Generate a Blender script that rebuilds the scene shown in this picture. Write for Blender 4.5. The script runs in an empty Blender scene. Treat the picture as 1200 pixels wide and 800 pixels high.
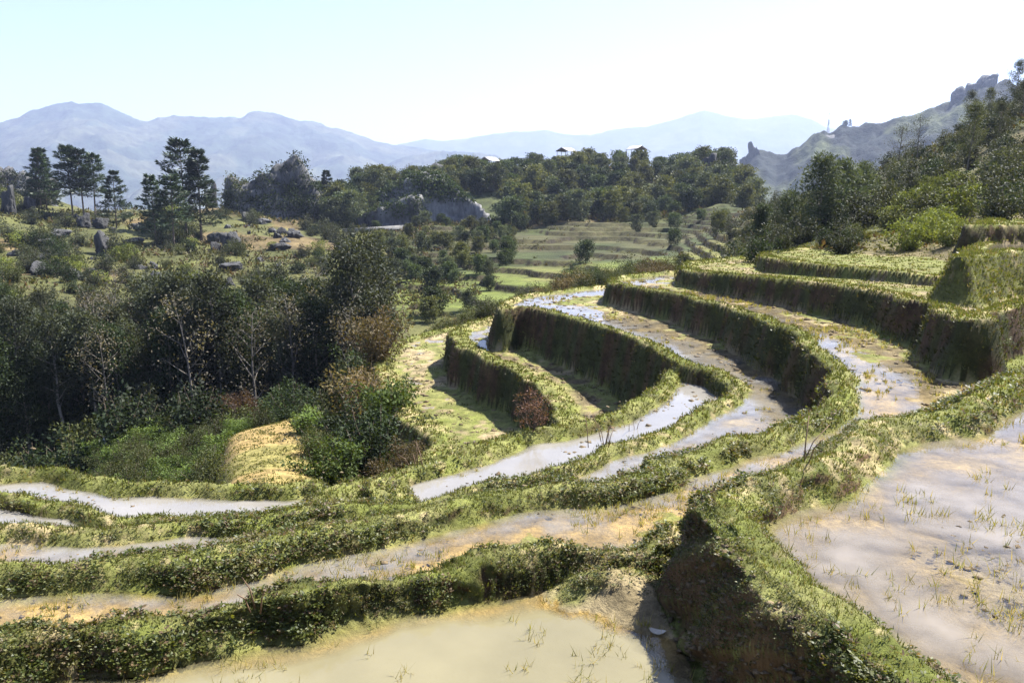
import bpy, bmesh, math, random
import numpy as np
from mathutils import Vector

# ------------------------------------------------------------------ camera, sky, sun, exposure
F_PX, HORIZON = 940.0, 235.0                      # of a 1200 x 800 frame
PITCH = math.atan((400.0 - HORIZON) / F_PX)
SUN_AZ, SUN_EL = math.radians(58), math.radians(55)   # azimuth: clockwise from the view direction (+Y)
scene = bpy.context.scene
COL = scene.collection
cam_data = bpy.data.cameras.new('camera')
cam_data.sensor_width = 36.0
cam_data.lens = 36.0 * F_PX / 1200.0
cam_data.clip_start, cam_data.clip_end = 0.05, 40000.0
cam = bpy.data.objects.new('camera', cam_data)
COL.objects.link(cam)
cam.location = (0, 0, 0)
cam.rotation_euler = (math.radians(90) - PITCH, 0, 0)
scene.camera = cam

world = bpy.data.worlds.new('World')
scene.world = world
world.use_nodes = True
wn = world.node_tree.nodes
sky = wn.new('ShaderNodeTexSky')
sky.sky_type = 'NISHITA'
sky.sun_disc = False
sky.sun_elevation = SUN_EL
sky.sun_rotation = SUN_AZ
sky.altitude = 1200
sky.air_density, sky.dust_density, sky.ozone_density = 1.0, 1.2, 6.0
wn['Background'].inputs['Strength'].default_value = 0.08
air = wn.new('ShaderNodeVectorMath'); air.operation = 'MULTIPLY'
air.inputs[1].default_value = (1.04, 0.94, 1.03)          # white balance of the whole sky
world.node_tree.links.new(sky.outputs[0], air.inputs[0])
pale = wn.new('ShaderNodeHueSaturation'); pale.inputs['Saturation'].default_value = 0.88      # whole sky desaturated to lessen its cyan cast
world.node_tree.links.new(air.outputs[0], pale.inputs['Color'])
world.node_tree.links.new(pale.outputs[0], wn['Background'].inputs[0])

sun_data = bpy.data.lights.new('sun', 'SUN')
sun_data.energy = 5.0
sun_data.angle = math.radians(0.5)
sun_data.color = (1.0, 0.96, 0.9)
sun = bpy.data.objects.new('sun', sun_data)
COL.objects.link(sun)
sdir = Vector((math.sin(SUN_AZ) * math.cos(SUN_EL), math.cos(SUN_AZ) * math.cos(SUN_EL), math.sin(SUN_EL)))
sun.rotation_euler = sdir.to_track_quat('Z', 'Y').to_euler()
sun.location = (30, 20, 40)

scene.view_settings.view_transform = 'Standard'
scene.view_settings.look = 'None'
scene.view_settings.exposure = 1.82
scene.view_settings.gamma = 1.0
scene.view_settings.use_curve_mapping = False
scene.render.engine = 'CYCLES'
cy = scene.cycles
cy.max_bounces, cy.diffuse_bounces, cy.glossy_bounces = 6, 3, 2
cy.transmission_bounces, cy.transparent_max_bounces, cy.volume_bounces = 3, 12, 0
cy.caustics_reflective = cy.caustics_refractive = False
cy.use_denoising = True
try:
    cy.denoiser = 'OPENIMAGEDENOISE'
except Exception:
    pass

rng = np.random.default_rng(11)
random.seed(5)

# ------------------------------------------------------------------ numeric helpers
def ray(x, y):
    """direction of the view ray through pixel (x, y) of the 1200 x 800 frame"""
    dx, dy = (x - 600.0) / F_PX, -(y - 400.0) / F_PX
    c, s = math.cos(PITCH), math.sin(PITCH)
    return np.array((dx, c + dy * s, -s + dy * c))

def on_level(x, y, z):
    d = ray(x, y)
    t = z / d[2]
    return (d[0] * t, d[1] * t)

def az_of(x):
    d = ray(x, HORIZON)
    return math.atan2(d[0], d[1])

def zpix(x, y, r):
    d = ray(x, y)
    return r * d[2] / math.hypot(d[0], d[1])

def polar(x, r):
    a = az_of(x)
    return r * math.sin(a), r * math.cos(a)

def _hash(ix, iy, seed):
    h = (ix.astype(np.int64) * 374761393 + iy.astype(np.int64) * 668265263 + seed * 1442695041) & 0xffffffff
    h = ((h ^ (h >> 13)) * 1274126177) & 0xffffffff
    h = (h ^ (h >> 16)) & 0xffffffff
    return h.astype(np.float64) / 4294967295.0

def vnoise(x, y, seed=0):
    ix, iy = np.floor(x), np.floor(y)
    fx, fy = x - ix, y - iy
    fx = fx * fx * fx * (fx * (fx * 6 - 15) + 10)
    fy = fy * fy * fy * (fy * (fy * 6 - 15) + 10)
    a, b = _hash(ix, iy, seed), _hash(ix + 1, iy, seed)
    c, d = _hash(ix, iy + 1, seed), _hash(ix + 1, iy + 1, seed)
    return (a + (b - a) * fx) * (1 - fy) + (c + (d - c) * fx) * fy

def fbm(x, y, seed=0, octv=4, gain=0.5):
    v, a, t = 0.0, 1.0, 0.0
    for k in range(octv):
        v = v + a * vnoise(x * 2 ** k + 17.3 * k, y * 2 ** k - 9.1 * k, seed + k)
        t += a
        a *= gain
    return v / t            # 0..1

def smooth(a, b, x):
    t = np.clip((x - a) / (b - a), 0, 1)
    return t * t * (3 - 2 * t)

def lerp3(a, b, t):
    return np.asarray(a) * (1 - t[..., None]) + np.asarray(b) * t[..., None]

# ------------------------------------------------------------------ object helpers
def mesh_np(name, verts, faces, mat=None, cols=None, smooth_shade=False, attrs=None):
    """faces: (n,3) or (n,4) int array, or a list of such arrays"""
    me = bpy.data.meshes.new(name)
    if not isinstance(faces, (list, tuple)):
        faces = [faces]
    faces = [f for f in faces if len(f)]
    nl = sum(f.size for f in faces)
    npoly = sum(len(f) for f in faces)
    me.vertices.add(len(verts))
    me.vertices.foreach_set('co', np.asarray(verts, dtype=np.float32).ravel())
    me.loops.add(nl)
    me.loops.foreach_set('vertex_index', np.concatenate([f.ravel() for f in faces]).astype(np.int32))
    me.polygons.add(npoly)
    tot = np.concatenate([np.full(len(f), f.shape[1]) for f in faces])
    start = np.concatenate(([0], np.cumsum(tot)[:-1]))
    me.polygons.foreach_set('loop_start', start.astype(np.int32))
    me.polygons.foreach_set('loop_total', tot.astype(np.int32))
    if smooth_shade:
        me.polygons.foreach_set('use_smooth', np.ones(npoly, dtype=bool))
    if cols is not None:
        ca = me.color_attributes.new('Col', 'FLOAT_COLOR', 'POINT')
        rgba = np.ones((len(verts), 4), dtype=np.float32)
        rgba[:, :3] = cols
        ca.data.foreach_set('color', rgba.ravel())
    for k, v in (attrs or {}).items():
        at = me.attributes.new(k, 'FLOAT', 'POINT')
        at.data.foreach_set('value', np.asarray(v, dtype=np.float32))
    me.update()
    me.validate()
    if mat is not None:
        me.materials.append(mat)
    return me

def obj(name, me, parent=None, loc=None):
    o = bpy.data.objects.new(name, me)
    COL.objects.link(o)
    if parent is not None:
        o.parent = parent
    if loc is not None:
        o.location = loc
    return o

def tag(o, label=None, cat=None, group=None, kind=None):
    if label: o['label'] = label
    if cat: o['category'] = cat
    if group: o['group'] = group
    if kind: o['kind'] = kind
    return o

def empty(name, loc=(0, 0, 0), rz=0.0):
    o = bpy.data.objects.new(name, None)
    COL.objects.link(o)
    o.location = loc
    o.rotation_euler = (0, 0, rz)
    o.empty_display_size = 0.3
    return o

class MB:
    """collects tubes, boxes and leaves into one mesh"""
    def __init__(self):
        self.v, self.q, self.t, self.c, self.n = [], [], [], [], 0
    def add(self, v, q=None, t=None, col=(1, 1, 1)):
        v = np.asarray(v, dtype=float)
        if q is not None and len(q): self.q.append(np.asarray(q) + self.n)
        if t is not None and len(t): self.t.append(np.asarray(t) + self.n)
        self.v.append(v)
        c = np.asarray(col, dtype=float)
        self.c.append(np.broadcast_to(c, (len(v), 3)) if c.ndim == 1 else c)
        self.n += len(v)
    def tube(self, pts, rad, sides=6, col=(1, 1, 1)):
        pts = np.asarray(pts, float)
        n = len(pts)
        rad = np.broadcast_to(np.asarray(rad, float), (n,))
        tg = np.gradient(pts, axis=0)
        tg /= np.linalg.norm(tg, axis=1)[:, None] + 1e-9
        ref = np.where(np.abs(tg[:, 2:3]) > 0.9, np.array([[1., 0, 0]]), np.array([[0, 0, 1.]]))
        a = np.cross(tg, ref); a /= np.linalg.norm(a, axis=1)[:, None] + 1e-9
        b = np.cross(tg, a)
        th = np.linspace(0, 2 * math.pi, sides, endpoint=False)
        v = pts[:, None, :] + rad[:, None, None] * (a[:, None, :] * np.cos(th)[None, :, None] + b[:, None, :] * np.sin(th)[None, :, None])
        v = v.reshape(-1, 3)
        i, j = np.meshgrid(np.arange(n - 1), np.arange(sides), indexing='ij')
        j2 = (j + 1) % sides
        q = np.stack([i * sides + j, i * sides + j2, (i + 1) * sides + j2, (i + 1) * sides + j], -1).reshape(-1, 4)
        caps_v = np.array([pts[0], pts[-1]])
        k = n * sides
        jj = np.arange(sides); j2 = (jj + 1) % sides
        t = np.concatenate([np.stack([np.full(sides, k), j2, jj], -1),
                            np.stack([np.full(sides, k + 1), (n - 1) * sides + jj, (n - 1) * sides + j2], -1)])
        self.add(np.concatenate([v, caps_v]), q, t, col)
    def box(self, c, s, rz=0.0, col=(1, 1, 1)):
        x, y, z = [k / 2 for k in s]
        v = np.array([(sx * x, sy * y, sz * z) for sz in (-1, 1) for sy in (-1, 1) for sx in (-1, 1)])
        cr, sr = math.cos(rz), math.sin(rz)
        v = np.stack([v[:, 0] * cr - v[:, 1] * sr, v[:, 0] * sr + v[:, 1] * cr, v[:, 2]], 1) + np.asarray(c, float)
        q = [(0, 2, 3, 1), (4, 5, 7, 6), (0, 1, 5, 4), (2, 6, 7, 3), (0, 4, 6, 2), (1, 3, 7, 5)]
        self.add(v, q, None, col)
    def leaves(self, P, D, N, ln, wd, col, fold=0.18):
        """one folded four-cornered leaf each: base P, axis D, face normal N"""
        D = D / (np.linalg.norm(D, axis=1)[:, None] + 1e-9)
        S = np.cross(D, N); S /= np.linalg.norm(S, axis=1)[:, None] + 1e-9
        U = np.cross(S, D)
        ln = np.broadcast_to(np.asarray(ln, float), (len(P),))[:, None]
        wd = np.broadcast_to(np.asarray(wd, float), (len(P),))[:, None]
        m = P + D * ln * 0.45 + U * wd * fold
        v = np.stack([P, m - S * wd * 0.5, P + D * ln, m + S * wd * 0.5], 1).reshape(-1, 3)
        k = np.arange(len(P)) * 4
        q = np.stack([k, k + 1, k + 2, k + 3], 1)
        c = np.repeat(np.broadcast_to(col, (len(P), 3)), 4, axis=0)
        self.add(v, q, None, c)
    def blades(self, P, T, S, col):
        """grass blades: triangle from P-S, P+S to tip T"""
        v = np.stack([P - S, P + S, T], 1).reshape(-1, 3)
        k = np.arange(len(P)) * 3
        c = np.repeat(np.broadcast_to(col, (len(P), 3)), 3, axis=0)
        self.add(v, None, np.stack([k, k + 1, k + 2], 1), c)
    def mesh(self, name, mat, smooth_shade=False):
        f = []
        if self.q: f.append(np.concatenate(self.q))
        if self.t: f.append(np.concatenate(self.t))
        return mesh_np(name, np.concatenate(self.v), f, mat, np.concatenate(self.c), smooth_shade)

# ------------------------------------------------------------------ materials
MATS = {}
def base_mat(name):
    m = bpy.data.materials.new(name)
    m.use_nodes = True
    nt = m.node_tree
    return m, nt, nt.nodes['Principled BSDF'], nt.nodes['Material Output']

def nz(nt, scale, detail=4, rough=0.55, coord=None):
    n = nt.nodes.new('ShaderNodeTexNoise')
    n.inputs['Scale'].default_value = scale
    n.inputs['Detail'].default_value = detail
    n.inputs['Roughness'].default_value = rough
    if coord is not None:
        nt.links.new(coord, n.inputs['Vector'])
    return n.outputs['Fac']

def coords(nt):
    g = nt.nodes.new('ShaderNodeNewGeometry')
    return g.outputs['Position']

def maprange(nt, v, a, b, c, d):
    n = nt.nodes.new('ShaderNodeMapRange')
    nt.links.new(v, n.inputs[0])
    for i, k in enumerate((a, b, c, d)):
        n.inputs[1 + i].default_value = k
    return n.outputs[0]

def mulcol(nt, col, fac):
    n = nt.nodes.new('ShaderNodeVectorMath'); n.operation = 'SCALE'
    nt.links.new(col, n.inputs[0]); nt.links.new(fac, n.inputs['Scale'])
    return n.outputs[0]

def ground_mat(name, s1, s2, bump_d, bump_scale, rough=0.95, amp=0.55):
    m, nt, p, out = base_mat(name)
    at = nt.nodes.new('ShaderNodeAttribute'); at.attribute_name = 'Col'
    co = coords(nt)
    f1 = maprange(nt, nz(nt, s1, 5, 0.65, co), 0.3, 0.7, 1 - amp, 1 + amp)
    f2 = maprange(nt, nz(nt, s2, 3, 0.6, co), 0.3, 0.7, 0.75, 1.25)
    c = mulcol(nt, mulcol(nt, at.outputs['Color'], f1), f2)
    nt.links.new(c, p.inputs['Base Color'])
    p.inputs['Roughness'].default_value = rough
    p.inputs['Specular IOR Level'].default_value = 0.2
    b = nt.nodes.new('ShaderNodeBump')
    b.inputs['Strength'].default_value = 1.0
    b.inputs['Distance'].default_value = bump_d
    nt.links.new(nz(nt, bump_scale, 6, 0.7, co), b.inputs['Height'])
    nt.links.new(b.outputs[0], p.inputs['Normal'])
    return m

def leaf_mat(name, rough=0.45, trans=0.35, spec=0.5, tcol=(1.35, 1.25, 0.45)):
    m, nt, p, out = base_mat(name)
    at = nt.nodes.new('ShaderNodeAttribute'); at.attribute_name = 'Col'
    info = nt.nodes.new('ShaderNodeObjectInfo')
    f = maprange(nt, info.outputs['Random'], 0, 1, 0.6, 1.4)
    c = mulcol(nt, at.outputs['Color'], f)
    nt.links.new(c, p.inputs['Base Color'])
    p.inputs['Roughness'].default_value = rough
    p.inputs['Specular IOR Level'].default_value = spec
    tr = nt.nodes.new('ShaderNodeBsdfTranslucent')
    tint = nt.nodes.new('ShaderNodeVectorMath'); tint.operation = 'MULTIPLY'
    nt.links.new(c, tint.inputs[0]); tint.inputs[1].default_value = tcol
    nt.links.new(tint.outputs[0], tr.inputs['Color'])
    mx = nt.nodes.new('ShaderNodeMixShader')
    mx.inputs[0].default_value = trans
    nt.links.new(p.outputs[0], mx.inputs[1]); nt.links.new(tr.outputs[0], mx.inputs[2])
    nt.links.new(mx.outputs[0], out.inputs['Surface'])
    return m

def bark_mat(name):
    m, nt, p, out = base_mat(name)
    at = nt.nodes.new('ShaderNodeAttribute'); at.attribute_name = 'Col'
    f = maprange(nt, nz(nt, 6.0, 5, 0.7, coords(nt)), 0.3, 0.7, 0.6, 1.35)
    nt.links.new(mulcol(nt, at.outputs['Color'], f), p.inputs['Base Color'])
    p.inputs['Roughness'].default_value = 0.9
    return m

def rock_mat(name):
    m, nt, p, out = base_mat(name)
    at = nt.nodes.new('ShaderNodeAttribute'); at.attribute_name = 'Col'
    co = coords(nt)
    mp = nt.nodes.new('ShaderNodeMapping'); mp.inputs['Scale'].default_value = (1, 1, 0.3)
    nt.links.new(co, mp.inputs[0])
    f = maprange(nt, nz(nt, 0.9, 6, 0.7, mp.outputs[0]), 0.32, 0.68, 0.35, 1.6)
    nt.links.new(mulcol(nt, at.outputs['Color'], f), p.inputs['Base Color'])
    p.inputs['Roughness'].default_value = 0.9
    b = nt.nodes.new('ShaderNodeBump'); b.inputs['Distance'].default_value = 0.5
    nt.links.new(nz(nt, 1.3, 6, 0.75, mp.outputs[0]), b.inputs['Height'])
    nt.links.new(b.outputs[0], p.inputs['Normal'])
    return m

def water_mat(name, col, turb):
    """muddy water: cover grows with the real depth stored on the sheet"""
    m, nt, p, out = base_mat(name)
    at = nt.nodes.new('ShaderNodeAttribute'); at.attribute_name = 'depth'
    co = coords(nt)
    f = maprange(nt, nz(nt, 0.9, 4, 0.6, co), 0.3, 0.7, 0.85, 1.15)
    rgb = nt.nodes.new('ShaderNodeRGB'); rgb.outputs[0].default_value = (*col, 1)
    nt.links.new(mulcol(nt, rgb.outputs[0], f), p.inputs['Base Color'])
    p.inputs['Roughness'].default_value = 0.08
    p.inputs['IOR'].default_value = 1.33
    b = nt.nodes.new('ShaderNodeBump'); b.inputs['Distance'].default_value = 0.004; b.inputs['Strength'].default_value = 0.5
    nt.links.new(nz(nt, 9, 3, 0.6, co), b.inputs['Height'])
    nt.links.new(b.outputs[0], p.inputs['Normal'])
    gl = nt.nodes.new('ShaderNodeBsdfGlossy'); gl.inputs['Roughness'].default_value = 0.04
    nt.links.new(b.outputs[0], gl.inputs['Normal'])
    tr = nt.nodes.new('ShaderNodeBsdfTransparent')
    fr = nt.nodes.new('ShaderNodeFresnel'); fr.inputs['IOR'].default_value = 1.33
    clear = nt.nodes.new('ShaderNodeMixShader')
    nt.links.new(fr.outputs[0], clear.inputs[0]); nt.links.new(tr.outputs[0], clear.inputs[1]); nt.links.new(gl.outputs[0], clear.inputs[2])
    cover = maprange(nt, at.outputs['Fac'], 0.01, turb, 0.0, 1.0)
    mx = nt.nodes.new('ShaderNodeMixShader')
    nt.links.new(cover, mx.inputs[0]); nt.links.new(clear.outputs[0], mx.inputs[1]); nt.links.new(p.outputs[0], mx.inputs[2])
    nt.links.new(mx.outputs[0], out.inputs['Surface'])
    return m

M_GROUND = ground_mat('terrace_earth', 3.0, 22.0, 0.03, 30.0)
M_FAR = ground_mat('slope_ground', 0.22, 1.4, 0.25, 1.2)
M_MOUNT = ground_mat('mountain_cover', 0.012, 0.05, 6.0, 0.06, amp=0.6)
M_LEAF = leaf_mat('bank_leaf', 0.5, 0.42, 0.35)
M_GRASS = leaf_mat('grass_blade', 0.55, 0.45, 0.3, (1.25, 1.2, 0.5))
M_TREE = leaf_mat('tree_leaf', 0.6, 0.3, 0.18)
M_NEEDLE = leaf_mat('needle', 0.5, 0.15, 0.3)
M_BARK = bark_mat('bark')
M_ROCK = rock_mat('limestone')
M_WATER = water_mat('muddy_water', (0.185, 0.158, 0.118), 0.06)
M_WATER2 = water_mat('khaki_water', (0.175, 0.155, 0.088), 0.07)
M_WATER3 = water_mat('grey_water', (0.19, 0.178, 0.155), 0.06)

# ------------------------------------------------------------------ the lie of the land, terraces first
LEVELS = {'G': ([0, 19, 25, 30, 60], [-5.12, -5.12, -4.80, -4.70, -4.70]), 'F': ([0, 20, 24, 28, 36, 60], [-6.25, -6.20, -6.0, -5.75, -5.65, -5.65]),
          'C': ([0, 9.5, 13, 16, 28, 60], [-2.90, -2.90, -2.76, -2.68, -2.95, -3.0]),
          'J': ([0, 12, 19, 23, 27, 60], [-1.86, -1.90, -2.02, -2.20, -2.40, -2.5]),
          'K': ([0, 19, 24, 30, 60], [-1.82, -1.84, -1.92, -2.02, -2.05])}   # terraces that are not quite level: floor height along y
def level(name, z, y):
    return np.interp(y, *LEVELS[name]) if name in LEVELS else z + 0 * np.asarray(y, float)
def L(name, z, up, pts):
    out = []
    for x, y in pts:
        zz = z
        for _ in range(12):
            p = on_level(x, y, zz + up)
            zz = 0.5 * zz + 0.5 * float(level(name, z, p[1]))
        out.append(p)
    return out

def chaikin(p, n=2):
    """round an open line, keeping its ends"""
    p = np.asarray(p, float)
    for _ in range(n):
        a, b = p[:-1], p[1:]
        m = np.stack([0.75 * a + 0.25 * b, 0.25 * a + 0.75 * b], 1).reshape(-1, 2)
        p = np.concatenate([p[:1], m, p[-1:]])
    return p

BEHIND_L, BEHIND_R = (-14.0, -8.0), (45.0, -8.0)
#  name: floor z, bund height, bund flat half-width, bund inner foot, wall slope, inward tilt, water height over floor, grass share
T = {}
COVER = {'A': 0.04, 'B': 0.06, 'C': 0.05, 'H': 0.05, 'P2': 0.05, 'P3': 0.04, 'E': 0.04}     # height of the plants on the bund
def terrace(name, z, bund, w0, w1, slope, tilt, water, grass, lip, close, warp=0.10, rough=0.03):
    T[name] = dict(z=z, bund=bund, w0=w0, w1=w1, slope=slope, tilt=tilt, water=water, grass=grass,
                   poly=np.array((list(chaikin(L(name, z, bund + COVER.get(name, 0.03), lip))) if lip else []) + list(close)), warp=warp, rough=rough)

terrace('F', -6.2, 0.05, .15, .6, 1.6, 0.006, -0.015, 0.58,
        [(-60, 640), (300, 600), (430, 590), (455, 562), (490, 540), (510, 522), (500, 503), (468, 490), (452, 462), (444, 425), (452, 404), (485, 392), (530, 381), (600, 372)],
        [(12, 42), (45, 42), BEHIND_R, BEHIND_L], rough=0.05)
terrace('G', -5.25, 0.12, .35, .7, 5.0, 0.03, 0.008, 0.75,
        [(-60, 625), (300, 610), (480, 575), (560, 545), (640, 510), (658, 485), (652, 467), (636, 450), (602, 433), (552, 413), (528, 396), (530, 386), (552, 376), (585, 368), (640, 362)],
        [(12, 39), (45, 39), BEHIND_R, BEHIND_L], rough=0.05)
terrace('P3', -4.02, 0.15, .10, .30, 2.2, 0.0, 0.09, 0.2,
        [(-350, 548), (-60, 546), (0, 549), (70, 552), (150, 563), (250, 571), (330, 571), (372, 563), (390, 573), (398, 588), (398, 610)],
        [(-1.6, 7.5), BEHIND_R, BEHIND_L])
terrace('E', -3.87, 0.15, .16, .38, 5.0, 0.0, 0.10, 0.25,
        [(428, 598), (436, 572), (462, 552), (530, 532), (600, 513), (680, 497), (740, 474), (778, 446), (787, 428), (778, 411), (758, 399)],
        [(12, 27), (45, 27), (45, 3), (-1.6, 7.0)])
terrace('S', -3.74, 0.0, .2, .4, 2.5, 0.0, -.05, .9, [(388, 600), (390, 574), (408, 563), (440, 557), (462, 562)], [on_level(474, 585, -3.7), (-1.2, 8.0), (-2.2, 8.0)])
terrace('P2', -3.72, 0.12, .12, .3, 3.5, 0.0, 0.06, 0.3,
        [(-350, 566), (-60, 569), (0, 574), (45, 584), (90, 594), (160, 602), (260, 606), (380, 598)],
        [(2, 7), BEHIND_R, BEHIND_L])
terrace('H', -3.57, 0.11, .12, .32, 4.5, 0.028, 0.045, 0.62,
        [(-350, 612), (0, 612), (60, 610), (150, 611), (250, 607), (350, 598), (430, 589), (490, 582), (560, 567), (650, 544), (750, 513), (800, 490), (850, 464),
         (863, 447), (845, 436), (800, 427), (778, 410), (758, 398), (737, 391), (687, 375), (636, 361), (598, 357), (583, 362), (588, 351), (615, 343), (700, 334), (730, 331)],
        [(18, 36), (45, 36), BEHIND_R, BEHIND_L], rough=0.045)
terrace('C', -2.90, 0.15, .12, .34, 4.0, 0.024, 0.028, 0.68,
        [(-350, 668), (0, 664), (100, 657), (200, 646), (300, 629), (400, 611), (500, 595), (600, 578), (700, 555), (800, 526), (870, 510), (920, 496), (958, 478), (984, 455),
         (982, 429), (951, 399), (915, 380), (875, 362), (825, 349), (765, 337), (728, 331), (710, 329), (718, 322), (770, 317), (830, 314)],
        [(20, 33), (45, 31), BEHIND_R, BEHIND_L], rough=0.05)
terrace('B', -2.75, 0.22, .12, .32, 3.0, 0.0, 0.10, 0.2,
        [(-350, 760), (0, 738), (100, 727), (200, 713), (300, 696), (400, 681), (500, 666), (600, 651), (680, 640), (725, 634), (765, 622), (800, 610), (840, 600)],
        [(4, 5), BEHIND_R, BEHIND_L])
terrace('J', -2.05, 0.08, .15, .4, 4.0, 0.004, 0.0, 0.85,
        [(800, 314), (850, 319), (900, 323), (950, 327), (1000, 333), (1025, 337), (1075, 349), (1110, 362), (1132, 371), (1146, 374), (1162, 367), (1182, 358), (1204, 351), (1270, 340)],
        [(30, 20), (40, 22), (40, 40), on_level(900, 298, -2.35), on_level(840, 303, -2.35), on_level(803, 309, -2.38)])
terrace('K', -1.62, 0.06, .12, .3, 4.0, 0.003, -0.01, 0.9,
        [(893, 299), (915, 302), (950, 307), (1025, 314), (1075, 319), (1112, 324), (1160, 330)],
        [(30, 16), (40, 30), on_level(1121, 286, -1.98), on_level(990, 287, -1.98), on_level(935, 291, -1.98), on_level(893, 296, -1.98)])
terrace('A', -2.12, 0.17, .15, .40, lambda x, y: np.where(y < 4.6, 3.2, 3.2 - 2.3 * smooth(4.6, 6.4, y)), 0.0, 0.03, 0.25,
        [(1130, 880), (1085, 830), (1040, 783), (985, 732), (935, 688), (890, 648), (850, 612), (830, 588), (834, 568), (870, 554), (935, 532), (1005, 505), (1085, 481), (1150, 458), (1200, 432), (1300, 400)],
        [(16, 12), BEHIND_R, (1.2, -8)], rough=0.06)
terrace('N', -1.09, 0.04, .1, .3, 2.3, 0.0, 0.02, 0.93,
        [(1132, 299), (1150, 293), (1200, 290), (1300, 290)], [(45, 12), (45, 30), (12.8, 21.5), (10.5, 18.4)])
terrace('Lt', -0.66, 0.05, .15, .3, 3.0, 0.0, -0.02, 0.9,
        [(1137, 262), (1165, 262), (1200, 262), (1300, 262)], [(45, 20), (45, 42), (18.5, 31)])
terrace('stand', -1.62, 0.0, .1, .2, 3.0, 0.0, -0.02, 0.7, [], [(-14, -8), (-14, 1.6), (0.6, 1.6), (1.3, -0.5), (1.3, -8)])
TN = list(T)
SHELF = {'A': .55, 'B': .5, 'C': .6, 'E': .3, 'P3': .25, 'H': .3, 'P2': .1}

RIDGES = []        # earth banks with their own crest line: points (x, y, z), half-width, side slope
def ridge(pts, w, sl, bank=True):
    RIDGES.append((np.array(pts, float), w, sl, bank))
def P3(x, y, z):
    a = on_level(x, y, z); return (a[0], a[1], z)
ridge([P3(728, 668, -2.5), P3(752, 705, -2.60), P3(785, 755, -2.66), P3(830, 815, -2.68), P3(900, 900, -2.7)], 0.10, 0.42, False)

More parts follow.
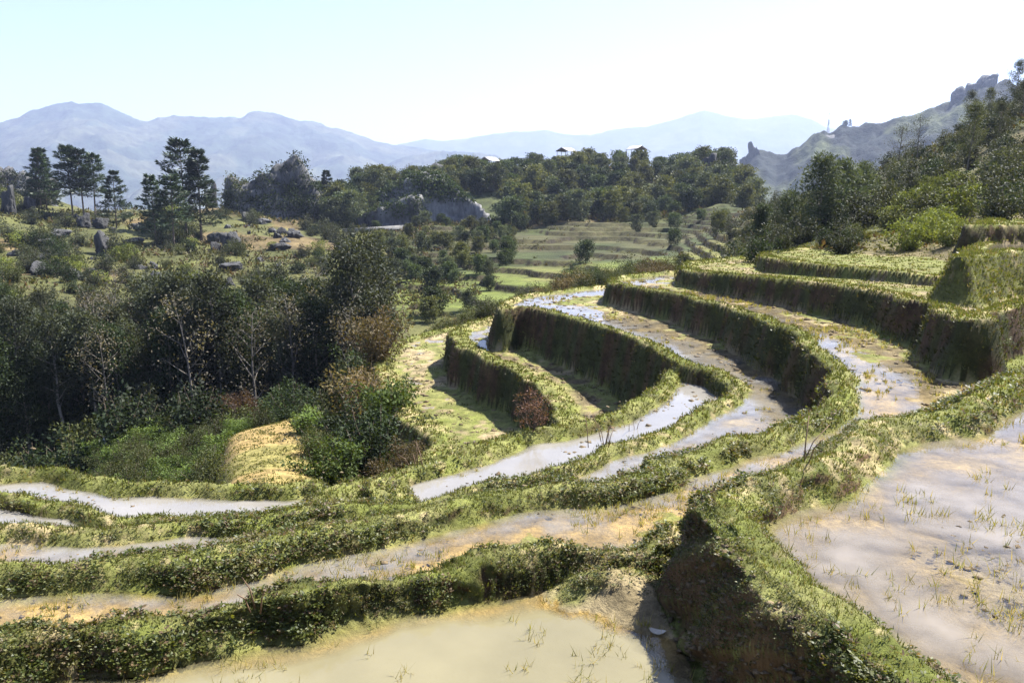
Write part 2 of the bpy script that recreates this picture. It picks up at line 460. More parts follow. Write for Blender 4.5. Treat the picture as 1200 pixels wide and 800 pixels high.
# broad relief: for some columns of the view, (distance, height) profiles
def prof(x, *rows):
    out = []
    for r in rows:
        out.append((r[0], zpix(x, r[1], r[0]) if r[1] > 20 else r[1]))
    return x, out
COLS = [
 prof(-420, (2,-6),(12,-7),(18,-10),(30,-12.5),(45,-12.5),(60,400),(90,315),(130,260),(165,235),(185,205),(200,190),(215,205),(300,-10),(600,-60),(1500,-150),(8000,-180)),
 prof(0,   (2,-6),(12,-6.5),(18,-10),(30,-12.5),(45,-12.5),(60,412),(90,325),(130,280),(160,258),(180,225),(195,203),(215,210),(300,-10),(600,-60),(1500,-150),(8000,-180)),
 prof(60,  (2,-6),(12,-6.5),(18,-9.5),(30,-11.5),(45,-12.5),(60,415),(90,325),(130,284),(165,256),(190,236),(210,241),(300,-25),(600,-70),(1500,-150),(8000,-180)),
 prof(100, (2,-6),(12,-6.5),(18,-9),(28,-10.3),(38,-10.2),(45,-12),(60,418),(90,327),(130,284),(165,254),(190,242),(210,249),(300,-25),(600,-80),(1500,-150),(8000,-180)),
 prof(200, (2,-6),(12,-6),(18,-7.2),(24,-8.6),(30,-9.9),(38,-10.2),(48,-13),(60,425),(90,338),(130,290),(165,262),(195,247),(215,255),(300,-25),(600,-80),(1500,-150),(8000,-180)),
 prof(222, (2,-6),(12,-5.8),(16,-6.5),(22,-7.9),(28,-9.5),(38,-10.3),(48,-13),(60,425),(90,338),(130,290),(165,262),(195,247),(215,255),(300,-25),(600,-80),(1500,-150),(8000,-180)),
 prof(245, (2,-6),(12,-5.35),(16,-5.75),(22,-6.75),(27,-7.5),(31,-8.8),(38,-10.4),(48,-13),(60,425),(90,338),(130,290),(165,262),(195,247),(215,255),(300,-25),(600,-80),(1500,-150),(8000,-180)),
 prof(300, (2,-6),(12,-5.2),(16,-5.6),(22,-6.6),(27,-7.3),(31,-8.5),(36,-10.3),(45,-13),(60,430),(90,342),(130,297),(165,262),(195,245),(220,250),(300,-20),(600,-80),(1500,-150),(8000,-180)),
 prof(350, (2,-6),(12,-5.3),(18,-6.2),(24,-6.8),(29,-7.4),(33,-9.5),(45,-13),(60,430),(88,348),(120,305),(150,278),(180,255),(205,245),(225,250),(330,-20),(600,-80),(1500,-150),(8000,-180)),
 prof(400, (2,-6),(12,-5.6),(18,-6.9),(25,-7.8),(32,-9.5),(45,-13),(60,425),(85,355),(110,316),(140,287),(165,270),(185,245),(210,230),(240,238),(330,-20),(600,-80),(1500,-150),(8000,-180)),
 prof(450, (2,-6),(12,-6.2),(25,-7.6),(36,-9),(45,-12.5),(60,-13.5),(80,366),(100,338),(130,297),(150,279),(168,268),(185,242),(215,217),(240,228),(330,-20),(600,-80),(1500,-150),(8000,-180)),
 prof(500, (2,-8),(25,-8),(36,-7.0),(42,-7.4),(48,-9.5),(56,-13),(70,-12.5),(85,358),(105,327),(130,296),(150,276),(170,265),(188,236),(215,210),(245,218),(330,-20),(600,-80),(1500,-150),(8000,-180)),
 prof(600, (2,-8),(25,-8),(34,-5.4),(42,-5.5),(48,-7.5),(58,-11),(75,-10.5),(95,331),(115,306),(140,284),(160,270),(172,262),(190,236),(225,203),(250,212),(330,-20),(600,-80),(1500,-150),(8000,-180)),
 prof(700, (2,-8),(25,-7),(33,-4.1),(42,-4.0),(50,-5.6),(62,-9),(85,-8.5),(105,309),(125,293),(150,273),(168,262),(180,252),(200,220),(230,196),(255,205),(330,-15),(600,-80),(1500,-150),(8000,-180)),
 prof(800, (2,-8),(25,-5),(34,-3.6),(42,-3.9),(60,-7),(90,-7),(110,293),(130,281),(150,266),(168,255),(182,245),(205,212),(232,194),(255,203),(330,-15),(600,-80),(1500,-150),(8000,-180)),
 prof(850, (2,-8),(25,-4.5),(33,-3.8),(48,-5),(75,-6.5),(95,284),(120,266),(145,250),(168,240),(185,232),(210,208),(225,197),(250,205),(330,-20),(600,-80),(1500,-150),(8000,-180)),
 prof(880, (2,-8),(25,-4),(33,-3.3),(45,-3.7),(60,-4.3),(90,270),(120,252),(140,248),(170,252),(210,235),(225,235),(250,245),(330,-20),(600,-80),(1500,-150),(8000,-180)),
 prof(950, (2,-8),(22,-3.2),(33,-2.35),(42,284),(60,266),(90,244),(115,232),(135,240),(200,-5),(330,-40),(600,-80),(1500,-150),(8000,-180)),
 prof(1000,(2,-8),(22,-3),(34,-2.2),(40,281),(55,258),(80,232),(105,214),(125,222),(200,-5),(330,-40),(600,-80),(1500,-150),(8000,-180)),
 prof(1100,(2,-8),(22,-3),(33,-2.1),(38,279),(50,246),(75,200),(100,165),(120,168),(200,0),(330,-30),(600,-80),(1500,-150),(8000,-180)),
 prof(1200,(2,-8),(20,-2.2),(30,279),(42,240),(65,176),(90,120),(110,105),(140,112),(250,0),(330,-20),(600,-80),(1500,-150),(8000,-180)),
 prof(1620,(2,-8),(20,-1.2),(30,262),(42,215),(65,150),(90,90),(110,70),(140,80),(250,5),(330,-20),(600,-80),(1500,-150),(8000,-180)),
]
LR = np.linspace(math.log(2), math.log(8000), 420)
AZC = np.array([az_of(c[0]) for c in COLS])
ZT = np.array([np.interp(LR, [math.log(p[0]) for p in c[1]], [p[1] for p in c[1]]) for c in COLS])
for _ in range(2):
    ZT[:, 1:-1] = 0.25 * ZT[:, :-2] + 0.5 * ZT[:, 1:-1] + 0.25 * ZT[:, 2:]
AZF = np.linspace(AZC[0], AZC[-1], 260)
ZF = np.array([np.interp(AZF, AZC, ZT[:, k]) for k in range(len(LR))]).T
for _ in range(6):
    ZF[1:-1] = 0.25 * ZF[:-2] + 0.5 * ZF[1:-1] + 0.25 * ZF[2:]

def px_of_az(a):
    return 600 + np.tan(a) * F_PX * (math.cos(PITCH) + (400 - HORIZON) / F_PX * math.sin(PITCH))

def macro(x, y):
    r = np.maximum(np.hypot(x, y), 2.01)
    a = np.arctan2(x, y)
    i = np.clip((a - AZF[0]) / (AZF[1] - AZF[0]), 0, len(AZF) - 1.001)
    j = np.clip((np.log(r) - LR[0]) / (LR[1] - LR[0]), 0, len(LR) - 1.001)
    i0, j0 = i.astype(int), j.astype(int)
    fi, fj = i - i0, j - j0
    z = (ZF[i0, j0] * (1 - fi) + ZF[i0 + 1, j0] * fi) * (1 - fj) + (ZF[i0, j0 + 1] * (1 - fi) + ZF[i0 + 1, j0 + 1] * fi) * fj
    z = z + (fbm(x * 0.07, y * 0.07, 3, 5) - 0.5) * 0.020 * np.clip(r, 10, 220)
    # old terraces across the ravine: the slope is cut into level steps
    px = px_of_az(a)
    m = smooth(432, 470, px) * (1 - smooth(850, 900, px)) * smooth(72, 84, r) * (1 - smooth(158, 170, r))
    st = 0.72
    w = z + (fbm(x * 0.03, y * 0.03, 21, 3) - 0.5) * 1.2
    fl = np.floor(w / st)
    fr = w / st - fl
    zq = (fl + smooth(0.90, 1.0, fr)) * st
    return z * (1 - m) + zq * m

def sdf(poly, x, y):
    """signed distance to a closed polygon, positive inside"""
    d2 = np.full(x.shape, 1e12, np.float32)
    ins = np.zeros(x.shape, bool)
    x = x.astype(np.float32); y = y.astype(np.float32)
    a = poly.astype(np.float32); b = np.roll(a, -1, 0)
    for (ax, ay), (bx, by) in zip(a, b):
        ex, ey = bx - ax, by - ay
        px, py = x - ax, y - ay
        t = np.clip((px * ex + py * ey) / (ex * ex + ey * ey + 1e-12), 0, 1)
        qx, qy = px - ex * t, py - ey * t
        np.minimum(d2, qx * qx + qy * qy, out=d2)
        if ay != by:
            c = ((ay > y) != (by > y)) & (px < ex * py / ey)
            ins ^= c
    d = np.sqrt(d2)
    return np.where(ins, d, -d)

def land(x, y):
    """height, owner index (-1 = open slope), distance to the owner's lip, ridge flag"""
    x = np.asarray(x, float); y = np.asarray(y, float)
    z = macro(x, y)
    own = np.full(x.shape, -1)
    lip = np.full(x.shape, 99.0)
    idx = np.where((np.hypot(x, y) < 48) & (y > -9))[0]
    xs, ys = x[idx], y[idx]
    wx = (fbm(xs * 0.9, ys * 0.9, 31, 3) - 0.5); wy = (fbm(xs * 0.9, ys * 0.9, 41, 3) - 0.5)
    n1 = fbm(xs * 1.6, ys * 1.6, 51, 4) - 0.5
    n2 = fbm(xs * 6.0, ys * 6.0, 61, 3) - 0.5
    zz = z[idx].copy(); oo = own[idx].copy(); ll = lip[idx].copy()
    for k, n in enumerate(TN):
        t = T[n]
        s = sdf(t['poly'], xs + wx * t['warp'] * 5, ys + wy * t['warp'] * 5)
        zl = level(n, t['z'], ys)
        fl = zl + t['tilt'] * np.clip(s - t['w1'], 0, 4.0)
        fl = fl + (n1 * 1.6 + n2 * 0.5) * t['rough'] * smooth(t['w1'] * 0.6, t['w1'] + 0.3, s)
        bund = t['bund'] * (1 - smooth(t['w0'], t['w1'], s)) * (1 + 0.7 * n1)
        d = -s
        sl = t['slope'](xs, ys) if callable(t['slope']) else t['slope']
        drop = sl * np.clip(d - 0.10, 0, None) * (1 + 0.5 * n1) + 0.25 * smooth(0, 0.12, d) * t['bund']
        if n in SHELF:      # shallow ledge of silt along the foot of the bund
            fl = np.maximum(fl, zl + t['water'] - 0.012 - 0.10 * smooth(t['w1'] * .7, t['w1'] + SHELF[n] * (1 + 1.6 * n1), s))
        h = np.where(s > 0, fl + bund, zl + t['bund'] * (1 + 0.7 * n1) - drop)
        h = h + n2 * 0.05 * (1 - smooth(0.0, 0.8, np.abs(s)))
        up = h > zz
        zz = np.where(up, h, zz); oo = np.where(up, k, oo); ll = np.where(up, s, ll)
    for pts, w, sl, bank in RIDGES:
        for a, b in zip(pts[:-1], pts[1:]):
            e = b[:2] - a[:2]
            t_ = np.clip(((xs - a[0]) * e[0] + (ys - a[1]) * e[1]) / (e @ e), 0, 1)
            d = np.hypot(xs - a[0] - e[0] * t_, ys - a[1] - e[1] * t_)
            h = a[2] + (b[2] - a[2]) * t_ - sl * np.clip(d - w, 0, None) + n1 * 0.1 + n2 * 0.06
            up = h > zz
            zz = np.where(up, h, zz)
            if bank: ll = np.where(up, -0.05, ll)
    z[idx], own[idx], lip[idx] = zz, oo, ll
    return z, own, lip

def hz(x, y):
    if math.hypot(x, y) > 48: return float(macro(np.array([x]), np.array([y]))[0])
    return float(land(np.array([x]), np.array([y]))[0][0])

# ---- sheet: fine near the camera, coarser with distance
def angles(limit, fine, half):
    a = list(np.arange(-half, half, fine))
    st, k = fine, half
    out = []
    while k < limit:
        out.append(k); st = min(st * 1.08, math.radians(3)); k += st
    return np.array([-v for v in out[::-1] if v > half] + a + out)
ANG = angles(math.radians(80), math.radians(0.115), math.radians(36))
RAD = [0.9]
while RAD[-1] < 50: RAD.append(RAD[-1] * (1.02 if RAD[-1] < 1.9 else 1.0056))
while RAD[-1] < 172: RAD.append(RAD[-1] * (1.004 if RAD[-1] > 74 else 1.008))
while RAD[-1] < 270: RAD.append(RAD[-1] * 1.01)
while RAD[-1] < 8200: RAD.append(RAD[-1] * 1.05)
RAD = np.array(RAD)
NA, NR = len(ANG), len(RAD)
gx = np.outer(RAD, np.sin(ANG)); gy = np.outer(RAD, np.cos(ANG))
GZ, GO, GL = land(gx.ravel(), gy.ravel())
GP = np.stack([gx.ravel(), gy.ravel(), GZ], 1)
ii, jj = np.meshgrid(np.arange(NR - 1), np.arange(NA - 1), indexing='ij')
GQ = np.stack([ii * NA + jj, ii * NA + jj + 1, (ii + 1) * NA + jj + 1, (ii + 1) * NA + jj], -1).reshape(-1, 4)
# rough the steep banks sideways so that they bulge and crumble
g2 = GP.reshape(NR, NA, 3)
tu = np.gradient(g2, axis=0); tv = np.gradient(g2, axis=1)
nn = np.cross(tv, tu).reshape(-1, 3); nn /= np.linalg.norm(nn, axis=1)[:, None] + 1e-9
nn[nn[:, 2] < 0] *= -1
w_ = (1 - smooth(0.55, 0.85, nn[:, 2])) * (GO >= 0)
n3 = (fbm(GP[:, 0] * 2.3 + GP[:, 1] * 1.1, GP[:, 2] * 3.0 + GP[:, 1] * 1.7, 201, 4) - .5) * 0.22 + (fbm(GP[:, 0] * 9 + GP[:, 1] * 5, GP[:, 2] * 10 + GP[:, 1] * 6, 211, 3) - .5) * 0.045
GP[:, :2] += nn[:, :2] * (n3 * w_ * (1.6 - 1.2 * smooth(6, 14, np.hypot(GP[:, 0], GP[:, 1]))))[:, None]
fn = np.cross(GP[GQ[:, 2]] - GP[GQ[:, 0]], GP[GQ[:, 3]] - GP[GQ[:, 1]])
FAREA = np.linalg.norm(fn, axis=1) / 2
FN = fn / (2 * FAREA[:, None] + 1e-12)
FN[FN[:, 2] < 0] *= -1
FC = GP[GQ].mean(1)
FO = GO[GQ[:, 0]]
FL = GL[GQ].mean(1)
FR = np.hypot(FC[:, 0], FC[:, 1])
# vertex normals (up component) for colour by steepness
vn = np.zeros_like(GP)
for k in range(4):
    np.add.at(vn, GQ[:, k], FN * FAREA[:, None])
GUP = vn[:, 2] / (np.linalg.norm(vn, axis=1) + 1e-12)

# ---- colour of the earth, grass and mud themselves
def land_colour():
    x, y, z = GP.T
    r = np.hypot(x, y)
    n_big = fbm(x * 0.5, y * 0.5, 71, 4)
    n_mid = fbm(x * 2.2, y * 2.2, 81, 4)
    n_fin = fbm(x * 9.0, y * 9.0, 91, 3)
    mud = lerp3((0.20, 0.155, 0.08), (0.30, 0.245, 0.14), n_mid)
    grass = lerp3((0.105, 0.118, 0.024), (0.16, 0.16, 0.05), smooth(0.3, 0.7, n_mid))
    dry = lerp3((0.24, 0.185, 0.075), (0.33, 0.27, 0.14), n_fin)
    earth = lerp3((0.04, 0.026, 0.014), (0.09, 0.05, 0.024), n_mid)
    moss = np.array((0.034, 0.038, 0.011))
    col = np.zeros_like(GP)
    own = GO
    for k, n in enumerate(TN):
        t = T[n]
        m = own == k
        if not m.any(): continue
        s = GL[m]
        gshare = t['grass']
        g = smooth(1 - gshare - 0.12, 1 - gshare + 0.12, 0.5 + (n_big[m] - 0.5) * 1.6 + (n_mid[m] - 0.5) * 1.0)
        c = lerp3(mud[m], grass[m], g)
        # ochre wet mud at the waterline
        wl = level(n, t['z'], y[m]) + t['water']
        wet = (1 - smooth(0.004, 0.022, np.abs(z[m] - wl + 0.01))) * smooth(0.1, 0.3, s)
        below = (z[m] < wl) & (s > 0.02)
        c = lerp3(c, (0.20, 0.14, 0.055), wet * 0.6)
        ledge = (1 - smooth(t['w1'] + .6, t['w1'] + 1.1, s)) * (n in SHELF) * (1 - .85 * smooth(10, 13, y[m]))
        c = np.where(below[:, None], lerp3(mud[m] * 0.8, (0.31, 0.205, 0.055), ledge * (0.75 + .5 * (n_big[m] - .5)) * (.55 if n == 'A' else 1.0)), c)
        # bund tops: short grass with dry patches
        top = 1 - smooth(t['w1'] * 0.8, t['w1'] * 1.3, np.abs(s))
        bc = lerp3(grass[m], dry[m], smooth(0.54, 0.70, n_big[m] * 0.5 + n_fin[m] * 0.5))
        c = lerp3(c, bc, top * (s > -0.6))
        # walls: earth and moss, toned darker in colour to deepen their shade
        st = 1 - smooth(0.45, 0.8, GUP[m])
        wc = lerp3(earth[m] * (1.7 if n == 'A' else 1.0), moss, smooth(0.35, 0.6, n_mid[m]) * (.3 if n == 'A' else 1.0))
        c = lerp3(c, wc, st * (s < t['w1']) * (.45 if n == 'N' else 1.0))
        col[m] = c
    m = own == -1
    px = px_of_az(np.arctan2(x, y))[m]
    rr = r[m]
    nb = fbm(x[m] * 0.06, y[m] * 0.06, 101, 5)
    ns = fbm(x[m] * 0.25, y[m] * 0.25, 111, 4)
    green = lerp3((0.085, 0.095, 0.028), (0.14, 0.135, 0.045), ns)
    tan = lerp3((0.19, 0.145, 0.065), (0.26, 0.19, 0.085), ns)
    dark = np.array((0.04, 0.042, 0.018))
    c = lerp3(green, tan * .75, smooth(0.54, 0.68, nb)) * .66
    # worn ochre spur below the nearest bund
    spur = smooth(220, 245, px + (ns - .5) * 30) * (1 - smooth(335, 365, px + (ns - .5) * 40)) * smooth(11, 12, rr) * (1 - smooth(28, 30, rr))
    c = lerp3(c, lerp3((0.27, 0.19, 0.07), (0.19, 0.165, 0.05), smooth(.4, .6, ns)), spur)
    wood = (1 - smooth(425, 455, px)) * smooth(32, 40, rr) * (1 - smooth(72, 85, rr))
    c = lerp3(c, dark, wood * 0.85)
    hillw = smooth(375, 420, px) * (1 - smooth(880, 900, px)) * smooth(166, 176, rr)
    c = lerp3(c, (0.045, 0.055, 0.02), hillw * 0.9)
    rightw = smooth(870, 900, px) * smooth(26, 29, rr)
    c = lerp3(c, lerp3((0.05, 0.06, 0.02), (0.12, 0.10, 0.045), smooth(.45, .62, nb)), rightw * 0.85)
    mid = smooth(440, 470, px) * (1 - smooth(860, 890, px)) * smooth(74, 84, rr) * (1 - smooth(160, 170, rr))
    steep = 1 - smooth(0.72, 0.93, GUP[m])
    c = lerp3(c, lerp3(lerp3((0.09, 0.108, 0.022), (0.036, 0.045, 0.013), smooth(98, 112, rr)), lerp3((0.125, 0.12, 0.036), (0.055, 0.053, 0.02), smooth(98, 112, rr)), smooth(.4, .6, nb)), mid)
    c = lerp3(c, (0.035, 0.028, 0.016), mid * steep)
    far = smooth(280, 400, rr)
    c = lerp3(c, (0.05, 0.06, 0.025), far)
    col[m] = c
    return col
GC = land_colour()

TERR_LABEL = {
 'F': 'lowest sunlit grassy terrace on the edge above the bushy drop',
 'G': 'narrow half-dry terrace with a puddle under the tallest dark earth wall',
 'S': 'grassy saddle of earth between the two strip terraces',
 'P3': 'flooded strip terrace beside the yellow spur above the wood',
 'E': 'long flooded terrace curving round below the looping bund',
 'P2': 'tiny wedge of flooded terrace between two bunds',
 'H': 'hairpin terrace with bright water along the top of the tallest wall',
 'C': 'muddy terrace sweeping round the hollow with ochre seepage along its bund',
 'B': 'khaki flooded terrace at the foot of the shaded bank',
 'J': 'grass terrace strip below the widest grassy terrace',
 'K': 'widest dry grassy terrace below the shrubby hillside',
 'A': 'large milky flooded terrace behind the broad trodden bund',
 'N': 'small muddy terrace shelf on the mossy mound',
 'Lt': 'topmost grassy terrace at the foot of the shrubby hillside',
 'stand': 'grassy footpath bank above the flooded terraces'}

def sub_mesh(name, sel, mat, cols=None, zover=None, attrs=None):
    f = GQ[sel]
    u, inv = np.unique(f, return_inverse=True)
    v = GP[u].copy()
    if zover is not None: v[:, 2] = zover[u]
    return mesh_np(name, v, inv.reshape(-1, 4), mat, None if cols is None else cols[u], True,
                   {k: a[u] for k, a in (attrs or {}).items()})

for k, n in enumerate(TN):
    sel = FO == k
    if sel.any():
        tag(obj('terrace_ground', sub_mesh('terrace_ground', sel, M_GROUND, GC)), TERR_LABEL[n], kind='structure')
sel = (FO == -1) & (FR < 60)
tag(obj('ravine_slope', sub_mesh('ravine_slope', sel, M_GROUND, GC)), 'steep slope falling from the terraces into the ravine', kind='structure')
sel = (FO == -1) & (FR >= 60)
tag(obj('hill_terrain', sub_mesh('hill_terrain', sel, M_FAR, GC)), 'rolling hill country beyond the ravine', kind='structure')

WATER_LABEL = {'B': 'khaki muddy water at the foot of the shaded bank', 'A': 'milky grey water behind the broad trodden bund',
 'P3': 'still water in the strip terrace above the wood', 'E': 'water of the long curving terrace', 'P2': 'water in the small wedge terrace',
 'H': 'bright reflecting water in the hairpin terrace', 'C': 'shallow puddles and ochre seepage on the muddy terrace',
 'G': 'small puddles on the half-dry terrace', 'F': 'scattered puddles on the lowest grassy terrace', 'N': 'puddle on the small muddy shelf'}
for k, n in enumerate(TN):
    if n not in WATER_LABEL: continue
    t = T[n]; wl = level(n, t['z'], GP[:, 1]) + t['water']
    okv = (GO == k) & (GL > t['w0'] * 0.4) & (GZ < wl + 0.004)
    sel = okv[GQ].any(1)
    if sel.any():
        dep = np.clip(wl - GZ, 0, 0.3)
        tag(obj('paddy_water', sub_mesh('paddy_water', sel, M_WATER2 if n == 'B' else M_WATER if n == 'A' else M_WATER3, None, wl, {'depth': dep})), WATER_LABEL[n], kind='structure')

# ------------------------------------------------------------------ far mountains and the hazy hill
def massif(name, label, sil, dist, depth, base, n=420, rows=70, rough=0.10, seed=0, col=((0.03, 0.042, 0.025), (0.058, 0.064, 0.036)), spikes=0.0, mat=None):
    xs = np.array([p[0] for p in sil], float); ys = np.array([p[1] for p in sil], float)
    px = np.linspace(xs[0], xs[-1], n)
    yy = np.interp(px, xs, ys)
    az = np.array([az_of(p) for p in px])
    crest = np.array([zpix(p, q, dist) for p, q in zip(px, yy)])
    u = np.linspace(0, 1, rows)                       # 0 = foot towards the viewer, 1 = crest
    back = np.linspace(1, 1.5, rows // 4)[1:]
    R, Z = [], []
    for k in u:
        R.append(dist - depth * (1 - k)); Z.append(base + (crest - base) * (0.75 * k + 0.25 * k * k))
    for k in back:
        R.append(dist + depth * (k - 1)); Z.append(crest - (crest - base) * (k - 1) * 1.6)
    R = np.array(R)[:, None] * np.ones((1, n)); Z = np.array(Z)
    X, Y = R * np.sin(az), R * np.cos(az)
    s = 2.5 / depth
    gul = 1 - np.abs(2 * fbm(X * s * 1.6, Y * s * 0.7, seed, 5, 0.55) - 1)
    k = np.concatenate([u, np.linspace(1, 0.5, len(back))])[:, None]
    amp = (crest - base) * rough
    Z = Z + (gul - 0.75) * amp * (1.1 - k) * 3.0 + (fbm(X * s * 9, Y * s * 9, seed + 7, 4) - 0.5) * amp * (0.35 + spikes)
    V = np.stack([X, Y, Z], -1).reshape(-1, 3)
    m = len(R)
    i, j = np.meshgrid(np.arange(m - 1), np.arange(n - 1), indexing='ij')
    q = np.stack([i * n + j, i * n + j + 1, (i + 1) * n + j + 1, (i + 1) * n + j], -1).reshape(-1, 4)
    f = fbm(X * s * 4, Y * s * 4, seed + 3, 5).ravel()
    c = lerp3(col[0], col[1], smooth(0.42, 0.62, f))
    tag(obj(name, mesh_np(name, V, q, mat or M_MOUNT, c, True)), label, kind='structure')

massif('mountain', 'broad forested blue mountain behind the pine ridge',
       [(-420, 200), (-200, 175), (-60, 158), (0, 150), (30, 138), (60, 127), (95, 119), (130, 124), (165, 137), (180, 141), (230, 139), (270, 136), (310, 133), (332, 136), (355, 143), (370, 142), (400, 151), (440, 164), (480, 173), (540, 180), (580, 188), (640, 205), (700, 225)],
       4200, 2000, -180, n=900, rows=150, seed=5, rough=0.17, spikes=.06)
massif('mountain', 'low blue foothills between the two mountain ranges',
       [(380, 215), (450, 196), (485, 181), (510, 178), (545, 177), (575, 182), (600, 187), (622, 182), (650, 189), (700, 190), (760, 197), (850, 210), (950, 225)],
       3600, 1200, -180, n=600, seed=15, rough=0.12, spikes=.3)
massif('mountain', 'palest far mountain range fading into the haze',
       [(300, 205), (420, 180), (470, 170), (500, 163), (522, 166), (545, 163), (580, 157), (620, 154), (640, 152), (655, 156), (690, 158), (720, 152), (742, 150), (765, 146), (790, 139), (820, 130), (850, 138), (880, 139), (920, 134), (945, 140), (962, 149), (1000, 158), (1080, 165), (1300, 190)],
       6600, 2200, -180, n=600, seed=25, rough=0.05, spikes=.2)
HILL_D = 1000.0
massif('rocky_hill', 'blue-shaded rocky hillside carrying the mast beyond the shrubs',
       [(820, 262), (850, 222), (866, 192), (874, 184), (885, 178), (897, 181), (908, 185), (920, 181), (935, 168), (950, 155), (962, 150), (985, 150), (1000, 153), (1012, 147), (1030, 142), (1060, 131), (1090, 121), (1103, 118), (1124, 109), (1140, 100), (1165, 96), (1190, 100), (1260, 95), (1420, 120)],
       HILL_D, 420, -90, n=520, rows=110, rough=0.13, seed=35, col=((0.015, 0.02, 0.018), (0.06, 0.07, 0.03)), spikes=0.5, mat=ground_mat('hill_cover', 0.03, 0.16, 4.0, 0.12, amp=0.6))  # hill colour darkened to stand for its backlit shade

# ------------------------------------------------------------------ trees
def norm(v):
    return v / (np.linalg.norm(v, axis=-1, keepdims=True) + 1e-9)

def foliage(mb, centers, radii, per, ln, wd, cols, up=0.5, droop=0.0, r=rng):
    """leaf clumps round the given centres; leaves lie outward with an upward bias"""
    n = len(centers)
    k = np.repeat(np.arange(n), per)
    off = norm(r.normal(size=(len(k), 3))) * (r.random((len(k), 1)) ** 0.45)
    P = centers[k] + off * radii[k][:, None] * np.array((1, 1, 0.75))
    D = norm(off + r.normal(size=off.shape) * 0.5 + np.array((0, 0, -droop)))
    N = norm(r.normal(size=off.shape) * 0.6 + np.array((0, 0, up)) + off * 0.3)
    tone = (0.8 + 0.4 * r.random(n))[k] * (0.8 + 0.4 * r.random(len(k)))
    mix = np.clip(r.random(n)[k] * 0.7 + r.random(len(k)) * 0.4, 0, 1)
    c = lerp3(cols[0], cols[1], mix) * tone[:, None]
    s = 0.7 + 0.6 * r.random(len(k))
    mb.leaves(P, D, N, ln * s, wd * s, c)

def tree_template(h, base, spread, limbs, leaf, wide, per, cols, bark, seed, lean=0.03, trunk_r=None, up_ang=0.7, clus=0.09, shape='round', pale=0.0):
    r = np.random.default_rng(seed)
    tb, cb = MB(), MB()
    tr = trunk_r or h * 0.011
    t = np.linspace(0, 1, 8)
    bend = r.normal(size=2) * lean * h
    wob = np.cumsum(r.normal(size=(8, 2)) * 0.012 * h, 0)
    trunk = np.stack([bend[0] * t ** 1.5 + wob[:, 0] * t, bend[1] * t ** 1.5 + wob[:, 1] * t, -0.4 + t * (h * 0.97 + 0.4)], 1)
    tb.tube(trunk, tr * (1.25 - 1.1 * t), 7, bark)
    cen, rad = [], []
    for k in range(limbs):
        f = base + (1 - base) * (k + r.random()) / limbs
        p0 = np.array([np.interp(f, t, trunk[:, j]) for j in range(3)])
        a = k * 2.4 + r.normal() * 0.5
        g = (f - base) / (1 - base)
        if shape == 'round': prof_ = math.sin(math.pi * min(0.98, 0.18 + 0.8 * g)) ** 0.7
        elif shape == 'cone': prof_ = 1.05 - 0.9 * g
        else: prof_ = 0.75 + 0.25 * math.sin(6 * g + seed)
        ln = spread * h * prof_ * (0.7 + 0.6 * r.random())
        el = up_ang * (0.6 + 0.7 * r.random())
        d = np.array((math.cos(a) * math.cos(el), math.sin(a) * math.cos(el), math.sin(el)))
        s = np.linspace(0, 1, 4)
        pts = p0 + d * (ln * s)[:, None] + np.stack([s * 0, s * 0, 0.10 * ln * s ** 2], 1)
        tb.tube(pts, tr * 0.45 * (1.05 - 0.85 * s) * (1.2 - 0.6 * g), 4, bark)
        for q in range(3):
            sd = norm(d + r.normal(size=3) * 0.55)
            e = pts[1 + (q % 3)] + sd * ln * 0.33
            tb.tube(np.array([pts[1 + (q % 3)], (pts[1 + (q % 3)] + e) / 2 + r.normal(size=3) * 0.02 * ln, e]), tr * 0.15 * np.array((1, .8, .4)), 3, bark)
            cen.append(e); rad.append(h * clus * (0.7 + 0.6 * r.random()))
        cen.append(pts[-1]); rad.append(h * clus * (0.7 + 0.6 * r.random()))
    cen.append(trunk[-1]); rad.append(h * clus)
    foliage(cb, np.array(cen), np.array(rad), per, leaf, wide, cols, r=r)
    return tb.mesh('trunk', M_BARK, True), cb.mesh('crown', M_TREE)

